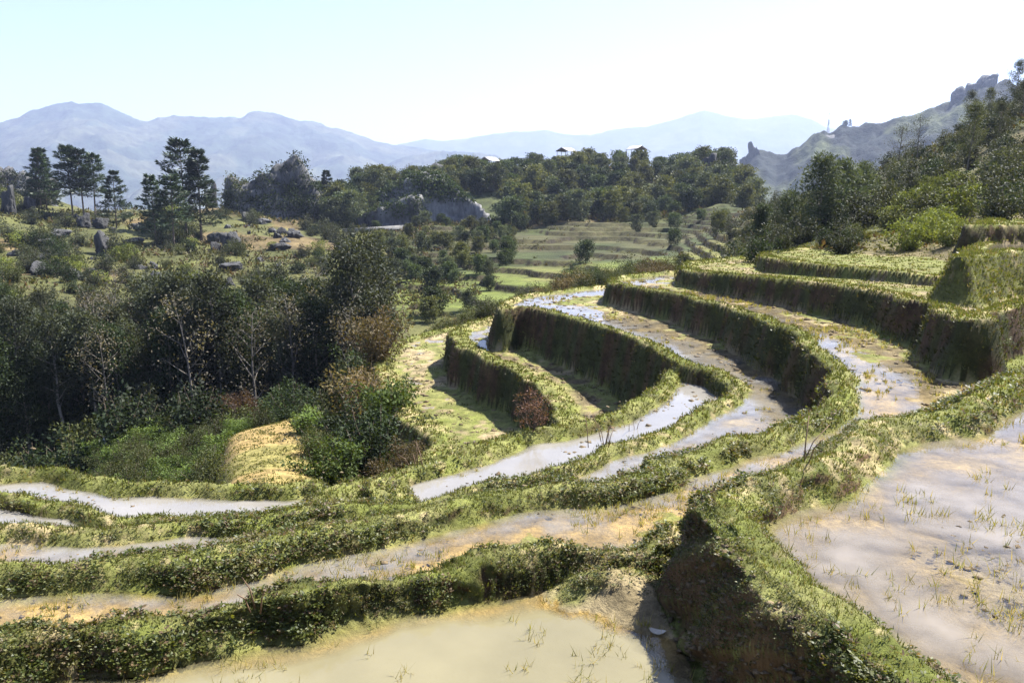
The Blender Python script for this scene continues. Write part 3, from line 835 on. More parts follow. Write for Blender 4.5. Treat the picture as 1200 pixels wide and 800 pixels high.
def pine_template(h, base, seed, tiers=13, dark=1.0):
    r = np.random.default_rng(seed)
    tb, cb = MB(), MB()
    bark = (0.13, 0.10, 0.075)
    t = np.linspace(0, 1, 7)
    trunk = np.stack([r.normal() * 0.02 * h * t, r.normal() * 0.02 * h * t, -0.4 + t * (h + 0.4)], 1)
    tb.tube(trunk, h * 0.013 * (1.15 - t), 7, bark)
    for k in range(tiers):
        f = base + (0.97 - base) * (k / (tiers - 1)) + r.normal() * 0.008
        g = (f - base) / (1 - base)
        L_ = h * (0.235 * (1 - g) ** 0.75 + 0.03) * (0.75 + 0.45 * r.random())
        nb = 5
        for b in range(nb):
            if r.random() < 0.16: continue
            a = b * 2 * math.pi / nb + k * 0.9 + r.normal() * 0.3
            l = L_ * (0.65 + 0.6 * r.random())
            el = 0.12 + 0.35 * g + r.normal() * 0.08
            d = np.array((math.cos(a) * math.cos(el), math.sin(a) * math.cos(el), math.sin(el)))
            p0 = np.array((trunk[-1, 0] * f, trunk[-1, 1] * f, f * h))
            s = np.linspace(0, 1, 4)
            pts = p0 + d * (l * s)[:, None] - np.stack([0 * s, 0 * s, 0.12 * l * s * (1 - s) * 2], 1)
            tb.tube(pts, h * 0.003 * (1.1 - s), 3, bark)
            nl = 60
            u = 0.25 + 0.75 * r.random(nl) ** 0.7
            side = np.array((-math.sin(a), math.cos(a), 0))
            w = (r.random(nl) - 0.5) * 2 * 0.34 * l * np.sin(math.pi * np.clip(u * 0.95, 0.1, 1)) ** 0.6
            P = p0 + d * (l * u)[:, None] + side * w[:, None] + r.normal(size=(nl, 3)) * np.array((0.02, 0.02, 0.025)) * h * 0.4
            D = norm(d + side * (np.sign(w) * 0.8)[:, None] + r.normal(size=(nl, 3)) * 0.35)
            N = norm(np.array((0, 0, 1.0)) + r.normal(size=(nl, 3)) * 0.45)
            c = lerp3((0.022, 0.04, 0.022), (0.05, 0.075, 0.035), r.random(nl)) * dark
            cb.leaves(P, D, N, h * 0.055, h * 0.016, c)
    return tb.mesh('trunk', M_BARK, True), cb.mesh('crown', M_NEEDLE)

def shrub_template(h, w, stems, clus, per, leaf, wide, cols, seed, bark=(0.10, 0.075, 0.05), low=0.12, top=1.0):
    r = np.random.default_rng(seed)
    tb, cb = MB(), MB()
    cen, rad = [], []
    for k in range(stems):
        a = k * 2.4 + r.normal() * 0.4
        ln = h * (0.6 + 0.45 * r.random())
        out = w * 0.5 * math.sqrt((k + 0.5) / stems) * (0.8 + 0.4 * r.random())
        s = np.linspace(0, 1, 5)
        pts = np.stack([math.cos(a) * out * s ** 0.8, math.sin(a) * out * s ** 0.8, -0.1 * h + (ln * (1 - 0.35 * (out / (w * 0.5)) ** 2) + 0.1 * h) * s], 1)
        pts[1:] += r.normal(size=(4, 3)) * 0.03 * h
        tb.tube(pts, h * 0.013 * (1.15 - s), 4, bark)
        for q in range(clus):
            f = low + (1 - low) * (q + r.random()) / clus
            c = np.array([np.interp(f, s, pts[:, j]) for j in range(3)]) + r.normal(size=3) * 0.07 * w
            cen.append(c); rad.append(w * 0.15 * (0.7 + 0.6 * r.random()))
    cen = np.array(cen); cen[:, 2] = np.maximum(cen[:, 2], 0.04 * h)
    foliage(cb, cen, np.array(rad), per, leaf, wide, cols, r=r)
    return tb.mesh('stem', M_BARK, True), cb.mesh('crown', M_TREE)

def plant(name, tpl, x, y, scale, label, cat, group, rz=None, sink=0.0, parts=('trunk', 'crown'), sz=1.0, tilt=0.0):
    e = empty(name, (x, y, hz(x, y) - sink), random.random() * 6.28 if rz is None else rz)
    e.scale = (scale, scale, scale * sz)
    e.rotation_euler[0] = tilt * (random.random() - 0.5)
    e.rotation_euler[1] = tilt * (random.random() - 0.5)
    for n, me in zip(parts, tpl):
        obj(n, me, e)
    tag(e, label, cat, group)
    return e

GREY = ((0.024, 0.031, 0.017), (0.06, 0.068, 0.041))
DKGR = ((0.014, 0.025, 0.011), (0.038, 0.055, 0.02))
OLIVE = ((0.028, 0.037, 0.012), (0.068, 0.075, 0.027))
LIME = ((0.09, 0.12, 0.025), (0.16, 0.18, 0.045))
BRONZE = ((0.09, 0.06, 0.035), (0.12, 0.10, 0.045))
PALEBARK = (0.17, 0.15, 0.12)

slim = [tree_template(9.5, 0.30, 0.13, 20, 0.19, 0.10, 56, GREY, PALEBARK, 101, clus=.075),
        tree_template(10.5, 0.36, 0.12, 20, 0.19, 0.10, 56, GREY, PALEBARK, 102, lean=0.05, clus=.07),
        tree_template(8.5, 0.22, 0.16, 20, 0.18, 0.09, 58, OLIVE, (0.2, 0.17, 0.13), 103),
        tree_template(9.0, 0.18, 0.14, 22, 0.17, 0.09, 66, DKGR, (0.15, 0.12, 0.09), 104)]
thin_tree = [tree_template(9.0, 0.30, 0.18, 18, 0.16, 0.09, 12, ((0.09, 0.085, 0.06), (0.15, 0.13, 0.09)), (0.13, 0.115, 0.095), 111, clus=0.10),
             tree_template(8.0, 0.25, 0.22, 16, 0.16, 0.09, 11, ((0.09, 0.08, 0.06), (0.14, 0.12, 0.08)), (0.12, 0.105, 0.085), 112, clus=0.11)]
dark_thin = tree_template(9.0, 0.30, 0.20, 18, 0.18, 0.10, 16, GREY, (0.09, 0.075, 0.06), 113, clus=0.10)
round_tree = [tree_template(5.5, 0.05, 0.42, 22, 0.42, 0.26, 30, ((0.024, 0.04, 0.016), (0.058, 0.08, 0.03)), (0.1, 0.08, 0.06), 121, clus=0.16, up_ang=0.55),
              tree_template(5.5, 0.06, 0.40, 22, 0.42, 0.26, 30, ((0.05, 0.062, 0.02), (0.105, 0.112, 0.04)), (0.1, 0.08, 0.06), 122, clus=0.16, up_ang=0.6),
              tree_template(6.0, 0.05, 0.38, 22, 0.40, 0.24, 30, ((0.04, 0.055, 0.03), (0.085, 0.10, 0.055)), (0.1, 0.08, 0.06), 123, clus=0.15, up_ang=0.6)]
column_tree = [tree_template(5.0, 0.04, 0.15, 30, 0.20, 0.07, 52, ((0.02, 0.035, 0.016), (0.05, 0.065, 0.035)), (0.12, 0.1, 0.08), 131, clus=0.085, shape='col', up_ang=0.35),
               tree_template(5.0, 0.04, 0.26, 32, 0.24, 0.07, 46, ((0.03, 0.045, 0.022), (0.07, 0.085, 0.05)), (0.12, 0.1, 0.08), 132, clus=0.11, shape='round', up_ang=0.25, lean=.06)]
pines = [pine_template(12, 0.42, 141), pine_template(12, 0.36, 142, 12), pine_template(11, 0.18, 143, 15), pine_template(10, 0.10, 144, 16, 1.1)]
bush = [shrub_template(2.0, 2.4, 11, 5, 34, 0.15, 0.085, DKGR, 151), shrub_template(1.8, 2.6, 12, 5, 34, 0.15, 0.08, OLIVE, 152),
        shrub_template(2.2, 2.2, 10, 6, 34, 0.15, 0.08, GREY, 153), shrub_template(2.0, 2.2, 11, 5, 34, 0.15, 0.075, LIME, 154)]
near_bush = [shrub_template(1.5, 1.9, 13, 6, 46, 0.085, 0.04, DKGR, 161), shrub_template(1.4, 1.7, 13, 6, 40, 0.085, 0.035, BRONZE, 162),
             shrub_template(1.5, 1.6, 13, 6, 46, 0.09, 0.038, OLIVE, 163), shrub_template(1.2, 1.6, 13, 5, 46, 0.10, 0.05, ((0.055, 0.09, 0.02), (0.12, 0.165, 0.04)), 164)]
PS = ('stem', 'crown')

# pines on the crest and slope across the ravine: pixel column, distance, template, size
for k, (px, r_, tp, sc, lab) in enumerate([
    (47, 176, 2, 0.98, 'dense dark pine beside the rocks on the left crest, left of a pair'),
    (54, 178, 3, 1.12, 'dense dark pine beside the rocks on the left crest, right of a pair'),
    (84, 165, 0, 1.05, 'tall bare-stemmed pine, the outermost of three on the dry knoll'),
    (97, 164, 1, 1.03, 'bare-stemmed pine in the middle of three on the dry knoll'),
    (110, 166, 1, 0.98, 'bare-stemmed pine nearest the thin young pine on the dry knoll'),
    (134, 150, 3, 0.92, 'thin ragged young pine standing alone on the dry knoll'),
    (180, 130, 2, 0.9, 'dark pine half hidden by the wood edge below the dry knoll'),
    (200, 128, 1, 0.88, 'flat-tiered pine over the wood edge'),
    (216, 140, 1, 1.28, 'tallest dark pine in the group by the rock tower'),
    (233, 138, 2, 1.25, 'broad dark pine against the rock tower'),
    (384, 185, 2, 0.85, 'small pine behind the ivy-covered crag'),
    (990, 0, 0, 0, '')][:11]):
    x, y = polar(px, r_)
    plant('pine_tree', pines[tp], x, y, sc, lab, 'tree', 'pines along the far crest')

# wood on the far bank of the ravine
def scatter(n, fn, mind, tries=60):
    pts = []
    for _ in range(n * tries):
        if len(pts) >= n: break
        p = fn()
        if p is None: continue
        if all((p[0] - q[0]) ** 2 + (p[1] - q[1]) ** 2 > mind * mind for q in pts): pts.append(p)
    return pts
def region(x0, x1, r0, r1):
    def f():
        px = random.uniform(x0, x1); r_ = math.exp(random.uniform(math.log(r0), math.log(r1)))
        return polar(px, r_)
    return f
def where_wood(px):
    return ('below the left crest rocks' if px < 70 else 'below the dry knoll' if px < 170 else 'below the rock tower' if px < 260 else 'below the ivy-covered crag' if px < 370 else 'behind the bronze bushes')
def size_word(s, lo, hi):
    return 'small' if s < lo + (hi - lo) * .33 else 'mid-sized' if s < lo + (hi - lo) * .67 else 'large'
def pxr(x, y):
    return float(px_of_az(math.atan2(x, y))), math.hypot(x, y)
for k, (x, y) in enumerate(scatter(240, region(-60, 445, 43, 64), 1.15)):
    i = random.choice((0, 0, 1, 1, 2, 3, 3)); px, r_ = pxr(x, y)
    lab = ['slender grey tree', 'leaning pale tree', 'olive bushy tree', 'dark dense tree'][i]
    sc = random.uniform(0.55, 0.95) * (1.0 - 0.42 * float(smooth(48, 60, np.array(r_))))
    if 380 < px: sc *= 1.15
    if px < 170: sc *= .8
    plant('wood_tree', slim[i], x, y, sc, size_word(sc, .35, .85) + ' ' + lab + (' deep in' if r_ > 52 else ' at the edge of') + ' the wood ' + where_wood(px), 'tree', 'trees of the wood across the ravine')
for x, y in scatter(30, region(60, 430, 41, 58), 2.2):
    px, r_ = pxr(x, y); sc = random.uniform(0.6, 0.85)
    plant('bare_tree', thin_tree[random.randrange(2)], x, y, sc, size_word(sc, .6, .85) + ' nearly leafless tree in the wood ' + where_wood(px), 'tree', 'bare trees in the wood')
for x, y in scatter(60, region(-40, 440, 37, 48), 1.6):
    i = random.choice((0, 0, 2, 1)); px, r_ = pxr(x, y); sc = random.uniform(0.7, 1.3)
    plant('undergrowth_bush', bush[i], x, y, sc, size_word(sc, .7, 1.3) + [' dark green', ' olive', ' grey-green'][i] + ' bush at the foot of the wood ' + where_wood(px), 'bush', 'bushes at the foot of the wood', parts=PS)
# slope above the wood
for x, y in scatter(290, region(-40, 445, 58, 190), 2.2):
    i = random.choice((0, 1, 1, 2, 2, 3))
    r_ = math.hypot(x, y); px = float(px_of_az(math.atan2(x, y)))
    if 55 < px < 170 and r_ > 120 and random.random() < 0.85: continue
    if 230 < px < 345 and r_ > 100 and random.random() < 0.7: continue
    plant('slope_shrub', bush[i], x, y, random.uniform(0.5, 1.15) * (1 if r_ < 110 else 1.5), ['dark rounded shrub', 'olive shrub', 'grey-green shrub', 'bright yellow-green shrub'][i] + ' on the rocky slope ' + ('just above the wood ' if r_ < 105 else 'under the crest ') + where_wood(px), 'shrub', 'shrubs on the rocky slope', parts=PS)
# bushes in the ravine between the terraces and the old steps
for x, y in scatter(230, region(440, 860, 76, 168), 2.5):
    i = random.choice((0, 1, 2, 0)); px, r_ = pxr(x, y)
    if px > 600 and random.random() < 0.93: continue
    if r_ < 100 and random.random() < .7: continue
    sc = random.uniform(0.26, 0.5)
    plant('ravine_bush', round_tree[i % 3], x, y, sc, size_word(sc, .26, .5) + [' dark green', ' olive', ' grey-green'][i] + ' rounded bush ' + ('on the slope below the pale cliff' if px < 560 else 'among the old stepped fields'), 'bush', 'bushes among the old stepped fields')
for x, y in scatter(300, region(372, 884, 166, 244), 3.0):
    i = random.choice((0, 0, 1, 1, 2)); px, r_ = pxr(x, y)
    if 415 < px < 590 and r_ < 190: continue
    sc = random.uniform(0.55, 1.15) * (1 - 0.12 * float(smooth(200, 222, np.array(r_))))
    plant('hill_tree', round_tree[i], x, y, sc, size_word(sc, .6, 1.3) + ' ' + ['dark green round tree', 'olive round tree', 'grey-green round tree'][i] + (' near the top of' if r_ > 212 else ' at the foot of' if r_ < 186 else ' midway up') + ' the hill with the shelters', 'tree', 'trees on the forested hill', sink=0.5)
# shrubs along the outer edge of the terraces
for x, y in scatter(64, region(490, 790, 36.5, 46), 1.0):
    i = random.choice((0, 1, 2, 2))
    plant('edge_bush', near_bush[i], x, y, random.uniform(0.5, 1.0), ['dark glossy', 'bronze-brown', 'olive'][i] + ' scrubby bush beyond the far edge of the ' + ('lowest terrace' if pxr(x, y)[0] < 570 else 'hairpin terrace' if pxr(x, y)[0] < 690 else 'muddy terrace'), 'bush', 'bushes on the drop beyond the terraces', parts=PS)
for (px, r_, i, sc) in [(352, 20.5, 2, .6), (372, 18.5, 3, 0.95), (398, 22.5, 0, 1.25), (420, 25, 1, 1.5), (436, 29, 1, 1.6), (405, 27.5, 2, 1.4), (428, 21, 0, 1.35), (447, 23, 3, 1.2), (452, 19.5, 1, .8),
                        (385, 30, 2, 1.3), (420, 33, 0, 1.6), (440, 36, 1, 1.7), (462, 40, 1, 1.4), (478, 41, 2, 1.3), (345, 24, 3, .7), (330, 30, 0, 1.1), (310, 33, 3, 1.1), (214, 23, 2, .9), (470, 18, 1, .6), (228, 25, 2, .7)]:
    x, y = polar(px, r_)
    plant('bank_bush', near_bush[i], x, y, sc, ['glossy dark green bush', 'bronze-brown bush', 'olive bush', 'fresh green leafy bush'][i] + ' on the slope below the lowest terrace', 'bush', 'bushes on the slope below the lowest terrace', parts=PS)
for x, y in scatter(120, region(85, 330, 26, 39), 0.68):
    if pxr(x, y)[0] > 235 and pxr(x, y)[1] < 32: continue
    plant('crop_plant', near_bush[3 if random.random() < .7 else 2], x, y, random.uniform(0.5, 0.85), size_word(math.hypot(x, y), 27, 39).replace('small', 'front-row').replace('mid-sized', 'middle-row').replace('large', 'back-row') + ' leafy crop plant on the ravine field ' + ('beside the yellow spur' if px_of_az(math.atan2(x, y)) > 210 else 'beside the white sack'), 'plant', 'crop plants on the ravine field', parts=PS)

# right-hand hillside
for (px, r_, i, sc, lab) in [(893, 47, 0, 0.62, 'narrow dark columnar tree behind the grass terrace'), (962, 45, 1, 0.80, 'largest dark drooping tree behind the grass terrace'),
                             (985, 47, 1, 0.7, 'dark drooping tree leaning on the largest one'), (925, 50, 1, .6, 'grey-green tree between the columnar and the largest dark tree'), (1012, 52, 1, 0.65, 'dark tree at the edge of the pale green thicket')]:
    x, y = polar(px, r_)
    plant('dark_tree', column_tree[i], x, y, sc, lab, 'tree', 'dark trees behind the grass terrace')
for (px, r_, sc, lab) in [(1048, 82, .5, 'thin grey tree on the right-hand hillside, lower of two'), (1070, 90, .5, 'thin grey tree near the hillside skyline')]:
    x, y = polar(px, r_)
    plant('bare_tree', dark_thin, x, y, sc, lab, 'tree', 'thin trees on the right-hand hillside')
for x, y in scatter(250, region(855, 1330, 33, 112), 1.25):
    r_ = math.hypot(x, y); px = float(px_of_az(math.atan2(x, y)))
    i = random.choice((0, 1, 2, 2)) if not (1040 < px < 1150 and r_ < 60) else random.choice((3, 3, 1))
    plant('hillside_shrub', bush[i], x, y, random.uniform(0.55, 1.05) * (0.75 if r_ < 42 else 1.0), ['dark shrub', 'olive shrub', 'grey-leaved shrub', 'pale yellow-green shrub'][i] + ' on the hillside ' + ('just behind the grass terrace' if r_ < 45 else 'above the dark trees' if px < 1030 else 'above the yellow-green thicket' if px < 1130 else 'above the topmost terrace') + (', near its crest' if r_ > 85 else ''), 'shrub', 'shrubs on the right-hand hillside', parts=PS)
for x, y in scatter(14, region(1120, 1330, 60, 110), 4):
    plant('hillside_tree', slim[2], x, y, random.uniform(0.35, 0.6), 'small leafy tree on the right-hand hillside', 'tree', 'small trees on the right-hand hillside')

# ------------------------------------------------------------------ rocks
def ground_at(px, py, r0=8.0, r1=260.0):
    d = ray(px, py); rr = np.geomspace(r0, r1, 1500)
    hd = math.hypot(d[0], d[1])
    x, y, zr = rr * d[0] / hd, rr * d[1] / hd, rr * d[2] / hd
    zl = land(x, y)[0]
    hit = np.where(zl >= zr)[0]
    k = hit[0] if len(hit) else len(rr) - 1
    return x[k], y[k], zl[k], rr[k]

def ico(sub):
    bm = bmesh.new(); bmesh.ops.create_icosphere(bm, subdivisions=sub, radius=1)
    v = np.array([p.co for p in bm.verts]); f = np.array([[p.index for p in q.verts] for q in bm.faces])
    bm.free(); return v, f
ICO_V, ICO_F = ico(4)
ICO_BIG = ico(5)
def rock_mesh(seed, sx, sy, sz, planes=16, jag=0.26, light=0.5, name='rock', big=False):
    ICO_V, ICO_F = ICO_BIG if big else (globals()['ICO_V'], globals()['ICO_F'])
    r = np.random.default_rng(seed)
    n = norm(r.normal(size=(planes, 3)) * np.array((1, 1, 0.6)))
    off = 0.42 + 0.5 * r.random(planes)
    d = ICO_V @ n.T
    rad = np.min(np.where(d > 0.05, off / np.maximum(d, 0.05), 9), axis=1)
    rad = np.minimum(rad, 1.35)
    p = ICO_V * 2.2 + seed
    f = (fbm(p[:, 0] + p[:, 2] * .3, p[:, 1], seed, 4) + fbm(p[:, 1], p[:, 2] * 0.6, seed + 5, 4) - 1)
    p = p * 3.1
    g = 1 - np.abs(2 * fbm(p[:, 0] + p[:, 1] * .4, p[:, 2] * 0.45 + p[:, 1] * .8, seed + 9, 4, .6) - 1)
    rad = rad * (1 + jag * 2 * f + jag * 1.6 * (g - .7))
    f = f + (g - .7) * .35
    v = ICO_V * rad[:, None] * np.array((sx, sy, sz))
    t = np.clip(0.5 + 1.6 * f, 0, 1)
    c = lerp3((0.03, 0.03, 0.03), (0.03 + .32 * light, 0.03 + .32 * light, 0.03 + .31 * light), t)
    return mesh_np(name, v, ICO_F, M_ROCK, c)
ROCKS = [rock_mesh(i, 1, 0.8, 0.9, light=0.08 if i % 3 else 0.2) for i in range(1, 7)]
for k, (px, py, w, h, lab) in enumerate([
    (14, 250, 24, 34, 'tall dark rock standing below the left crest'), (34, 248, 16, 24, 'narrow dark rock beside the tall one below the left crest'),
    (6, 214, 36, 22, 'black rock cap on top of the left crest'), (56, 236, 40, 30, 'dark blocky rock at the foot of the paired pines'), (62, 222, 10, 16, 'small upright rock beside the paired pines'),
    (88, 238, 16, 18, 'square dark rock between the paired pines and the knoll'),
    (98, 266, 22, 18, 'dark rock on the dry knoll beside its twin'), (118, 268, 24, 18, 'wider dark rock beside its twin on the dry knoll'), (70, 276, 34, 10, 'low flat rock below the dry knoll'),
    (56, 288, 22, 10, 'small flat rock lowest below the dry knoll'), (122, 300, 26, 24, 'dark block among the shrubs below the knoll'), (160, 285, 30, 8, 'thin rock ledge below the lone young pine'),
    (247, 240, 22, 44, 'tall rock tower behind the broad pine'), (272, 294, 44, 34, 'largest grey boulder on the green clearing'), (252, 284, 22, 16, 'dark boulder against the largest one'), (272, 316, 50, 12, 'rock ledge below the largest boulder'),
    (288, 258, 16, 8, 'small rock in the yellow clearing under the crag'), (306, 262, 24, 8, 'long low rock in the yellow clearing under the crag'), (342, 278, 30, 12, 'flat dark rock at the clearing edge'), (330, 292, 34, 12, 'dark slab below the clearing'),
    (318, 272, 14, 7, 'tiny rock between the slabs of the clearing'), (440, 212, 46, 14, 'dark rock crest above the pale cliff'), (512, 204, 34, 16, 'black rock knob above the pale cliff, beside the first shelter'), (562, 196, 26, 8, 'dark rock at the foot of the first shelter'),
    (832, 192, 34, 26, 'dark rounded crag at the end of the forested hill')]):
    x, y, z, r_ = ground_at(px, min(py, 262) if py < 200 else py, 30)
    if r_ > 250: x, y = polar(px, 215); z = hz(x, y); r_ = 215
    sc = r_ / F_PX
    o = obj('boulder', ROCKS[k % 6], None, (x, y, z + 0.3 * h * sc))
    o.scale = (w * sc * 0.46, w * sc * 0.42, h * sc * 0.55); o.rotation_euler = (0, 0, random.random() * 6)
    tag(o, lab, 'rock', 'limestone rocks')

for k, (x, y) in enumerate(scatter(46, region(-30, 360, 85, 186), 3.0)):
    z = hz(x, y); sc = random.uniform(.35, 1.0); px, r_ = pxr(x, y)
    o = obj('boulder', ROCKS[k % 6], None, (x, y, z + .1 * sc)); o.scale = (sc * random.uniform(.8, 1.5), sc, sc * random.uniform(.5, 1.1)); o.rotation_euler = (random.uniform(-.3, .3), random.uniform(-.3, .3), random.random() * 6)
    tag(o, size_word(sc, .35, 1.0) + ' dark weathered rock among the shrubs ' + ('just above the wood ' if r_ < 115 else 'near the crest ') + where_wood(px), 'rock', 'limestone rocks')
for k, (px, py, w, h, tilt, lab) in enumerate([(882, 182, 20, 24, .1, 'pointed rock knob at the low end of the blue rocky hill'), (870, 190, 14, 16, 0, 'smaller rock beside the pointed knob on the blue hill'),
        (1142, 100, 24, 26, -.5, 'sharp leaning rock fin on the skyline of the blue hill'), (1126, 109, 18, 16, -.4, 'middle rock of the leaning fin on the blue hill'), (1110, 116, 18, 12, -.3, 'lowest rock of the leaning fin on the blue hill'), (965, 170, 46, 18, 0, 'broad dark outcrop below the mast')]):
    dd = HILL_D - (2 if py < 150 else 12)
    x, y = polar(px, dd); sc = dd / F_PX
    o = obj('boulder', ROCKS[k % 6], None, (x, y, zpix(px, py, dd) - .1 * h * sc))
    o.scale = (w * sc * .5, w * sc * .5, h * sc * .8); o.rotation_euler = (0, -tilt, 0)
    tag(o, lab, 'rock', 'limestone rocks')

def leafy_cover(mb, me, n, size, cols, keep, seed):
    """leaf clumps growing on a rock's surface"""
    r = np.random.default_rng(seed)
    v = np.zeros(len(me.vertices) * 3, np.float32); me.vertices.foreach_get('co', v); v = v.reshape(-1, 3)
    v = v[keep(v) & (v[:, 2] > -1.0) & (v[:, 1] < 2.0)]
    c = v[r.integers(0, len(v), n)]
    foliage(mb, c, np.full(n, size), 26, size * 0.36, size * 0.22, cols, r=r)

def crag(name, label, cat, px, base_y, r_, w, h, dep, seed, light, keep, n, size, cols):
    x, y = polar(px, r_)
    e = empty(name, (x, y, zpix(px, base_y, r_)), -az_of(px))
    me = rock_mesh(seed, w * .72, dep * .62, h * 1.3, 26, 0.15, light, big=True)
    obj('rock_face', me, e)
    mb = MB(); leafy_cover(mb, me, n, size, cols, keep, seed)
    c = obj('ivy', mb.mesh('ivy', M_TREE), e); c['kind'] = 'stuff'
    tag(e, label, cat)
crag('crag', 'big ivy-covered crag rising above the yellow clearing', 'crag', 338, 258, 182, 27, 8.2, 10, 61, 0.4, lambda v: (v[:, 0] < 7.0) | (v[:, 2] > 9) | (v[:, 2] < 0), 620, 1.3, DKGR)
crag('crag', 'bushy dark shoulder adjoining the ivy-covered crag', 'crag', 296, 258, 184, 13, 8.5, 8, 62, 0.4, lambda v: v[:, 2] > -2, 300, 1.2, OLIVE)
crag('crag', 'dark wooded rock at the left crest beside the tall rocks', 'crag', 28, 240, 190, 12, 6.0, 8, 64, 0.4, lambda v: v[:, 2] > -2, 240, 1.0, DKGR)
crag('cliff', 'pale streaked limestone cliff under the forested hill', 'cliff', 514, 274, 174, 32, 10.5, 9, 63, 0.5, lambda v: (v[:, 2] > 7.2) | (v[:, 0] > 11), 420, 1.4, DKGR)
crag('cliff', 'low pale cliff end behind the concrete channel', 'cliff', 446, 275, 171, 16, 7.0, 8, 65, 0.5, lambda v: (v[:, 2] > 4.2), 150, 1.4, DKGR)

# ------------------------------------------------------------------ things people made
def simple_mat(name, col, rough=0.8, ns=3.0, amp=0.25, metal=0.0):
    m, nt, p, out = base_mat(name)
    f = maprange(nt, nz(nt, ns, 5, 0.65, coords(nt)), 0.3, 0.7, 1 - amp, 1 + amp)
    rgb = nt.nodes.new('ShaderNodeRGB'); rgb.outputs[0].default_value = (*col, 1)
    nt.links.new(mulcol(nt, rgb.outputs[0], f), p.inputs['Base Color'])
    p.inputs['Roughness'].default_value = rough; p.inputs['Metallic'].default_value = metal
    return m
M_ROOF = simple_mat('roof_sheet', (0.55, 0.52, 0.48), 0.5, 2.0)
M_WOOD = simple_mat('old_timber', (0.13, 0.095, 0.065), 0.9, 5.0)
M_CONC = simple_mat('concrete', (0.2, 0.195, 0.18), 0.9, 1.5)
M_STEEL = simple_mat('mast_steel', (0.25, 0.25, 0.26), 0.6, 1.0)
M_PALE = simple_mat('pale_husk', (0.42, 0.38, 0.30), 0.8, 12.0)
M_SACK = simple_mat('white_sack', (0.7, 0.7, 0.7), 0.7, 6.0)

def shelter(px, py, r_, w, ln, rz, label):
    x, y = polar(px, r_)
    e = empty('shelter', (x, y, zpix(px, py, r_)), rz); e.scale = (.85, .85, .8)
    wall, rise, ov = 1.7, 1.05, 0.4
    for sx in (-1, 1):
        for sy in (-1, 0, 1):
            m = MB(); m.tube([(sx * w / 2, sy * ln / 2, -1.5), (sx * w / 2, sy * ln / 2, wall)], 0.09, 6); obj('post', m.mesh('post', M_WOOD), e)
    for sx in (-1, 1):
        m = MB(); m.tube([(sx * w / 2, -ln / 2 - .2, wall), (sx * w / 2, ln / 2 + .2, wall)], 0.07, 5); obj('eaves_beam', m.mesh('beam', M_WOOD), e)
        m = MB()
        x0, z0 = sx * (w / 2 + ov), wall - rise * ov / (w / 2) + 0.1
        a = [(x0, -ln / 2 - .5, z0), (0.0 + sx * .004, -ln / 2 - .5, wall + rise + .1), (sx * .004, ln / 2 + .5, wall + rise + .1), (x0, ln / 2 + .5, z0)]
        b = [(p[0], p[1], p[2] - 0.08) for p in a]
        m.add(a + b, [(0, 1, 2, 3), (7, 6, 5, 4), (0, 4, 5, 1), (1, 5, 6, 2), (2, 6, 7, 3), (3, 7, 4, 0)])
        obj('roof_slope', m.mesh('roof', M_ROOF), e)
    for sy in (-1, 1):
        m = MB(); yy = sy * ln / 2
        m.add([(-w / 2, yy - .04, wall + .02), (w / 2, yy - .04, wall + .02), (0, yy - .04, wall + rise - .06), (-w / 2, yy + .04, wall + .02), (w / 2, yy + .04, wall + .02), (0, yy + .04, wall + rise - .06)],
              [(0, 1, 4, 3), (1, 2, 5, 4), (2, 0, 3, 5)], [(0, 2, 1), (3, 4, 5)])
        obj('gable_board', m.mesh('gable', M_WOOD), e)
    tag(e, label, 'shelter', 'open shelters on the hilltop')
shelter(574, 194, 226, 3.6, 4.6, math.radians(-38), 'lowest open shelter with dark gable, on the hill shoulder')
shelter(663, 183, 228, 4.0, 4.6, math.radians(-40), 'open shelter standing clear on its posts on the middle of the hilltop')
shelter(744, 181, 230, 4.0, 4.8, math.radians(30), 'open shelter half sunk in bushes on the highest hilltop')

x, y = polar(965, HILL_D + 2); zb = zpix(965, 153, HILL_D)
e = empty('radio_mast', (x, y, zb - 4))
m = MB()
for sx in (-1, 1):
    for sy in (-1, 1): m.tube([(sx * 1.1, sy * 1.1, 0), (sx * .35, sy * .35, 16)], 0.16, 4)
for k in range(8):
    a0, a1 = 1.1 - .75 * k / 8, 1.1 - .75 * (k + 1) / 8; z0, z1 = 2 * k, 2 * k + 2
    for q in range(4):
        c = [(-1, -1), (1, -1), (1, 1), (-1, 1)]; p, n_ = c[q], c[(q + 1) % 4]
        m.tube([(p[0] * a0, p[1] * a0, z0), (n_[0] * a1, n_[1] * a1, z1)], 0.08, 3)
obj('lattice', m.mesh('lattice', M_STEEL), e)
m = MB(); m.tube([(0, 0, 15), (0, 0, 23)], 0.14, 5); mast_pole = obj('antenna_pole', m.mesh('pole', M_STEEL), e)
for k, (dx, dz) in enumerate(((.6, 12), (-.6, 10.5), (.5, 14.5))):
    m = MB(); m.box((dx, -.5, dz), (.7, .35, 2.0)); obj('antenna_panel', m.mesh('panel', M_STEEL), e)
m = MB(); m.box((0, 0, 22.2), (1.2, .5, .9)); obj('antenna_head', m.mesh('head', M_STEEL), mast_pole)
tag(e, 'thin lattice radio mast on the blue rocky hill', 'mast')
for px, py, h, lab, tp in [(984, 150, 9, 'small dark tree on the skyline beside the mast', round_tree[0]), (990, 152, 13, 'tall bare-stemmed tree on the skyline beyond the mast', pines[0])]:
    x, y = polar(px, HILL_D)
    e = empty('skyline_tree', (x, y, zpix(px, py + 2, HILL_D))); hh = 5.5 if tp is round_tree[0] else 12
    e.scale = (h / hh * .7,) * 2 + (h / hh,)
    for n, me in zip(('trunk', 'crown'), tp): obj(n, me, e)
    tag(e, lab, 'tree')

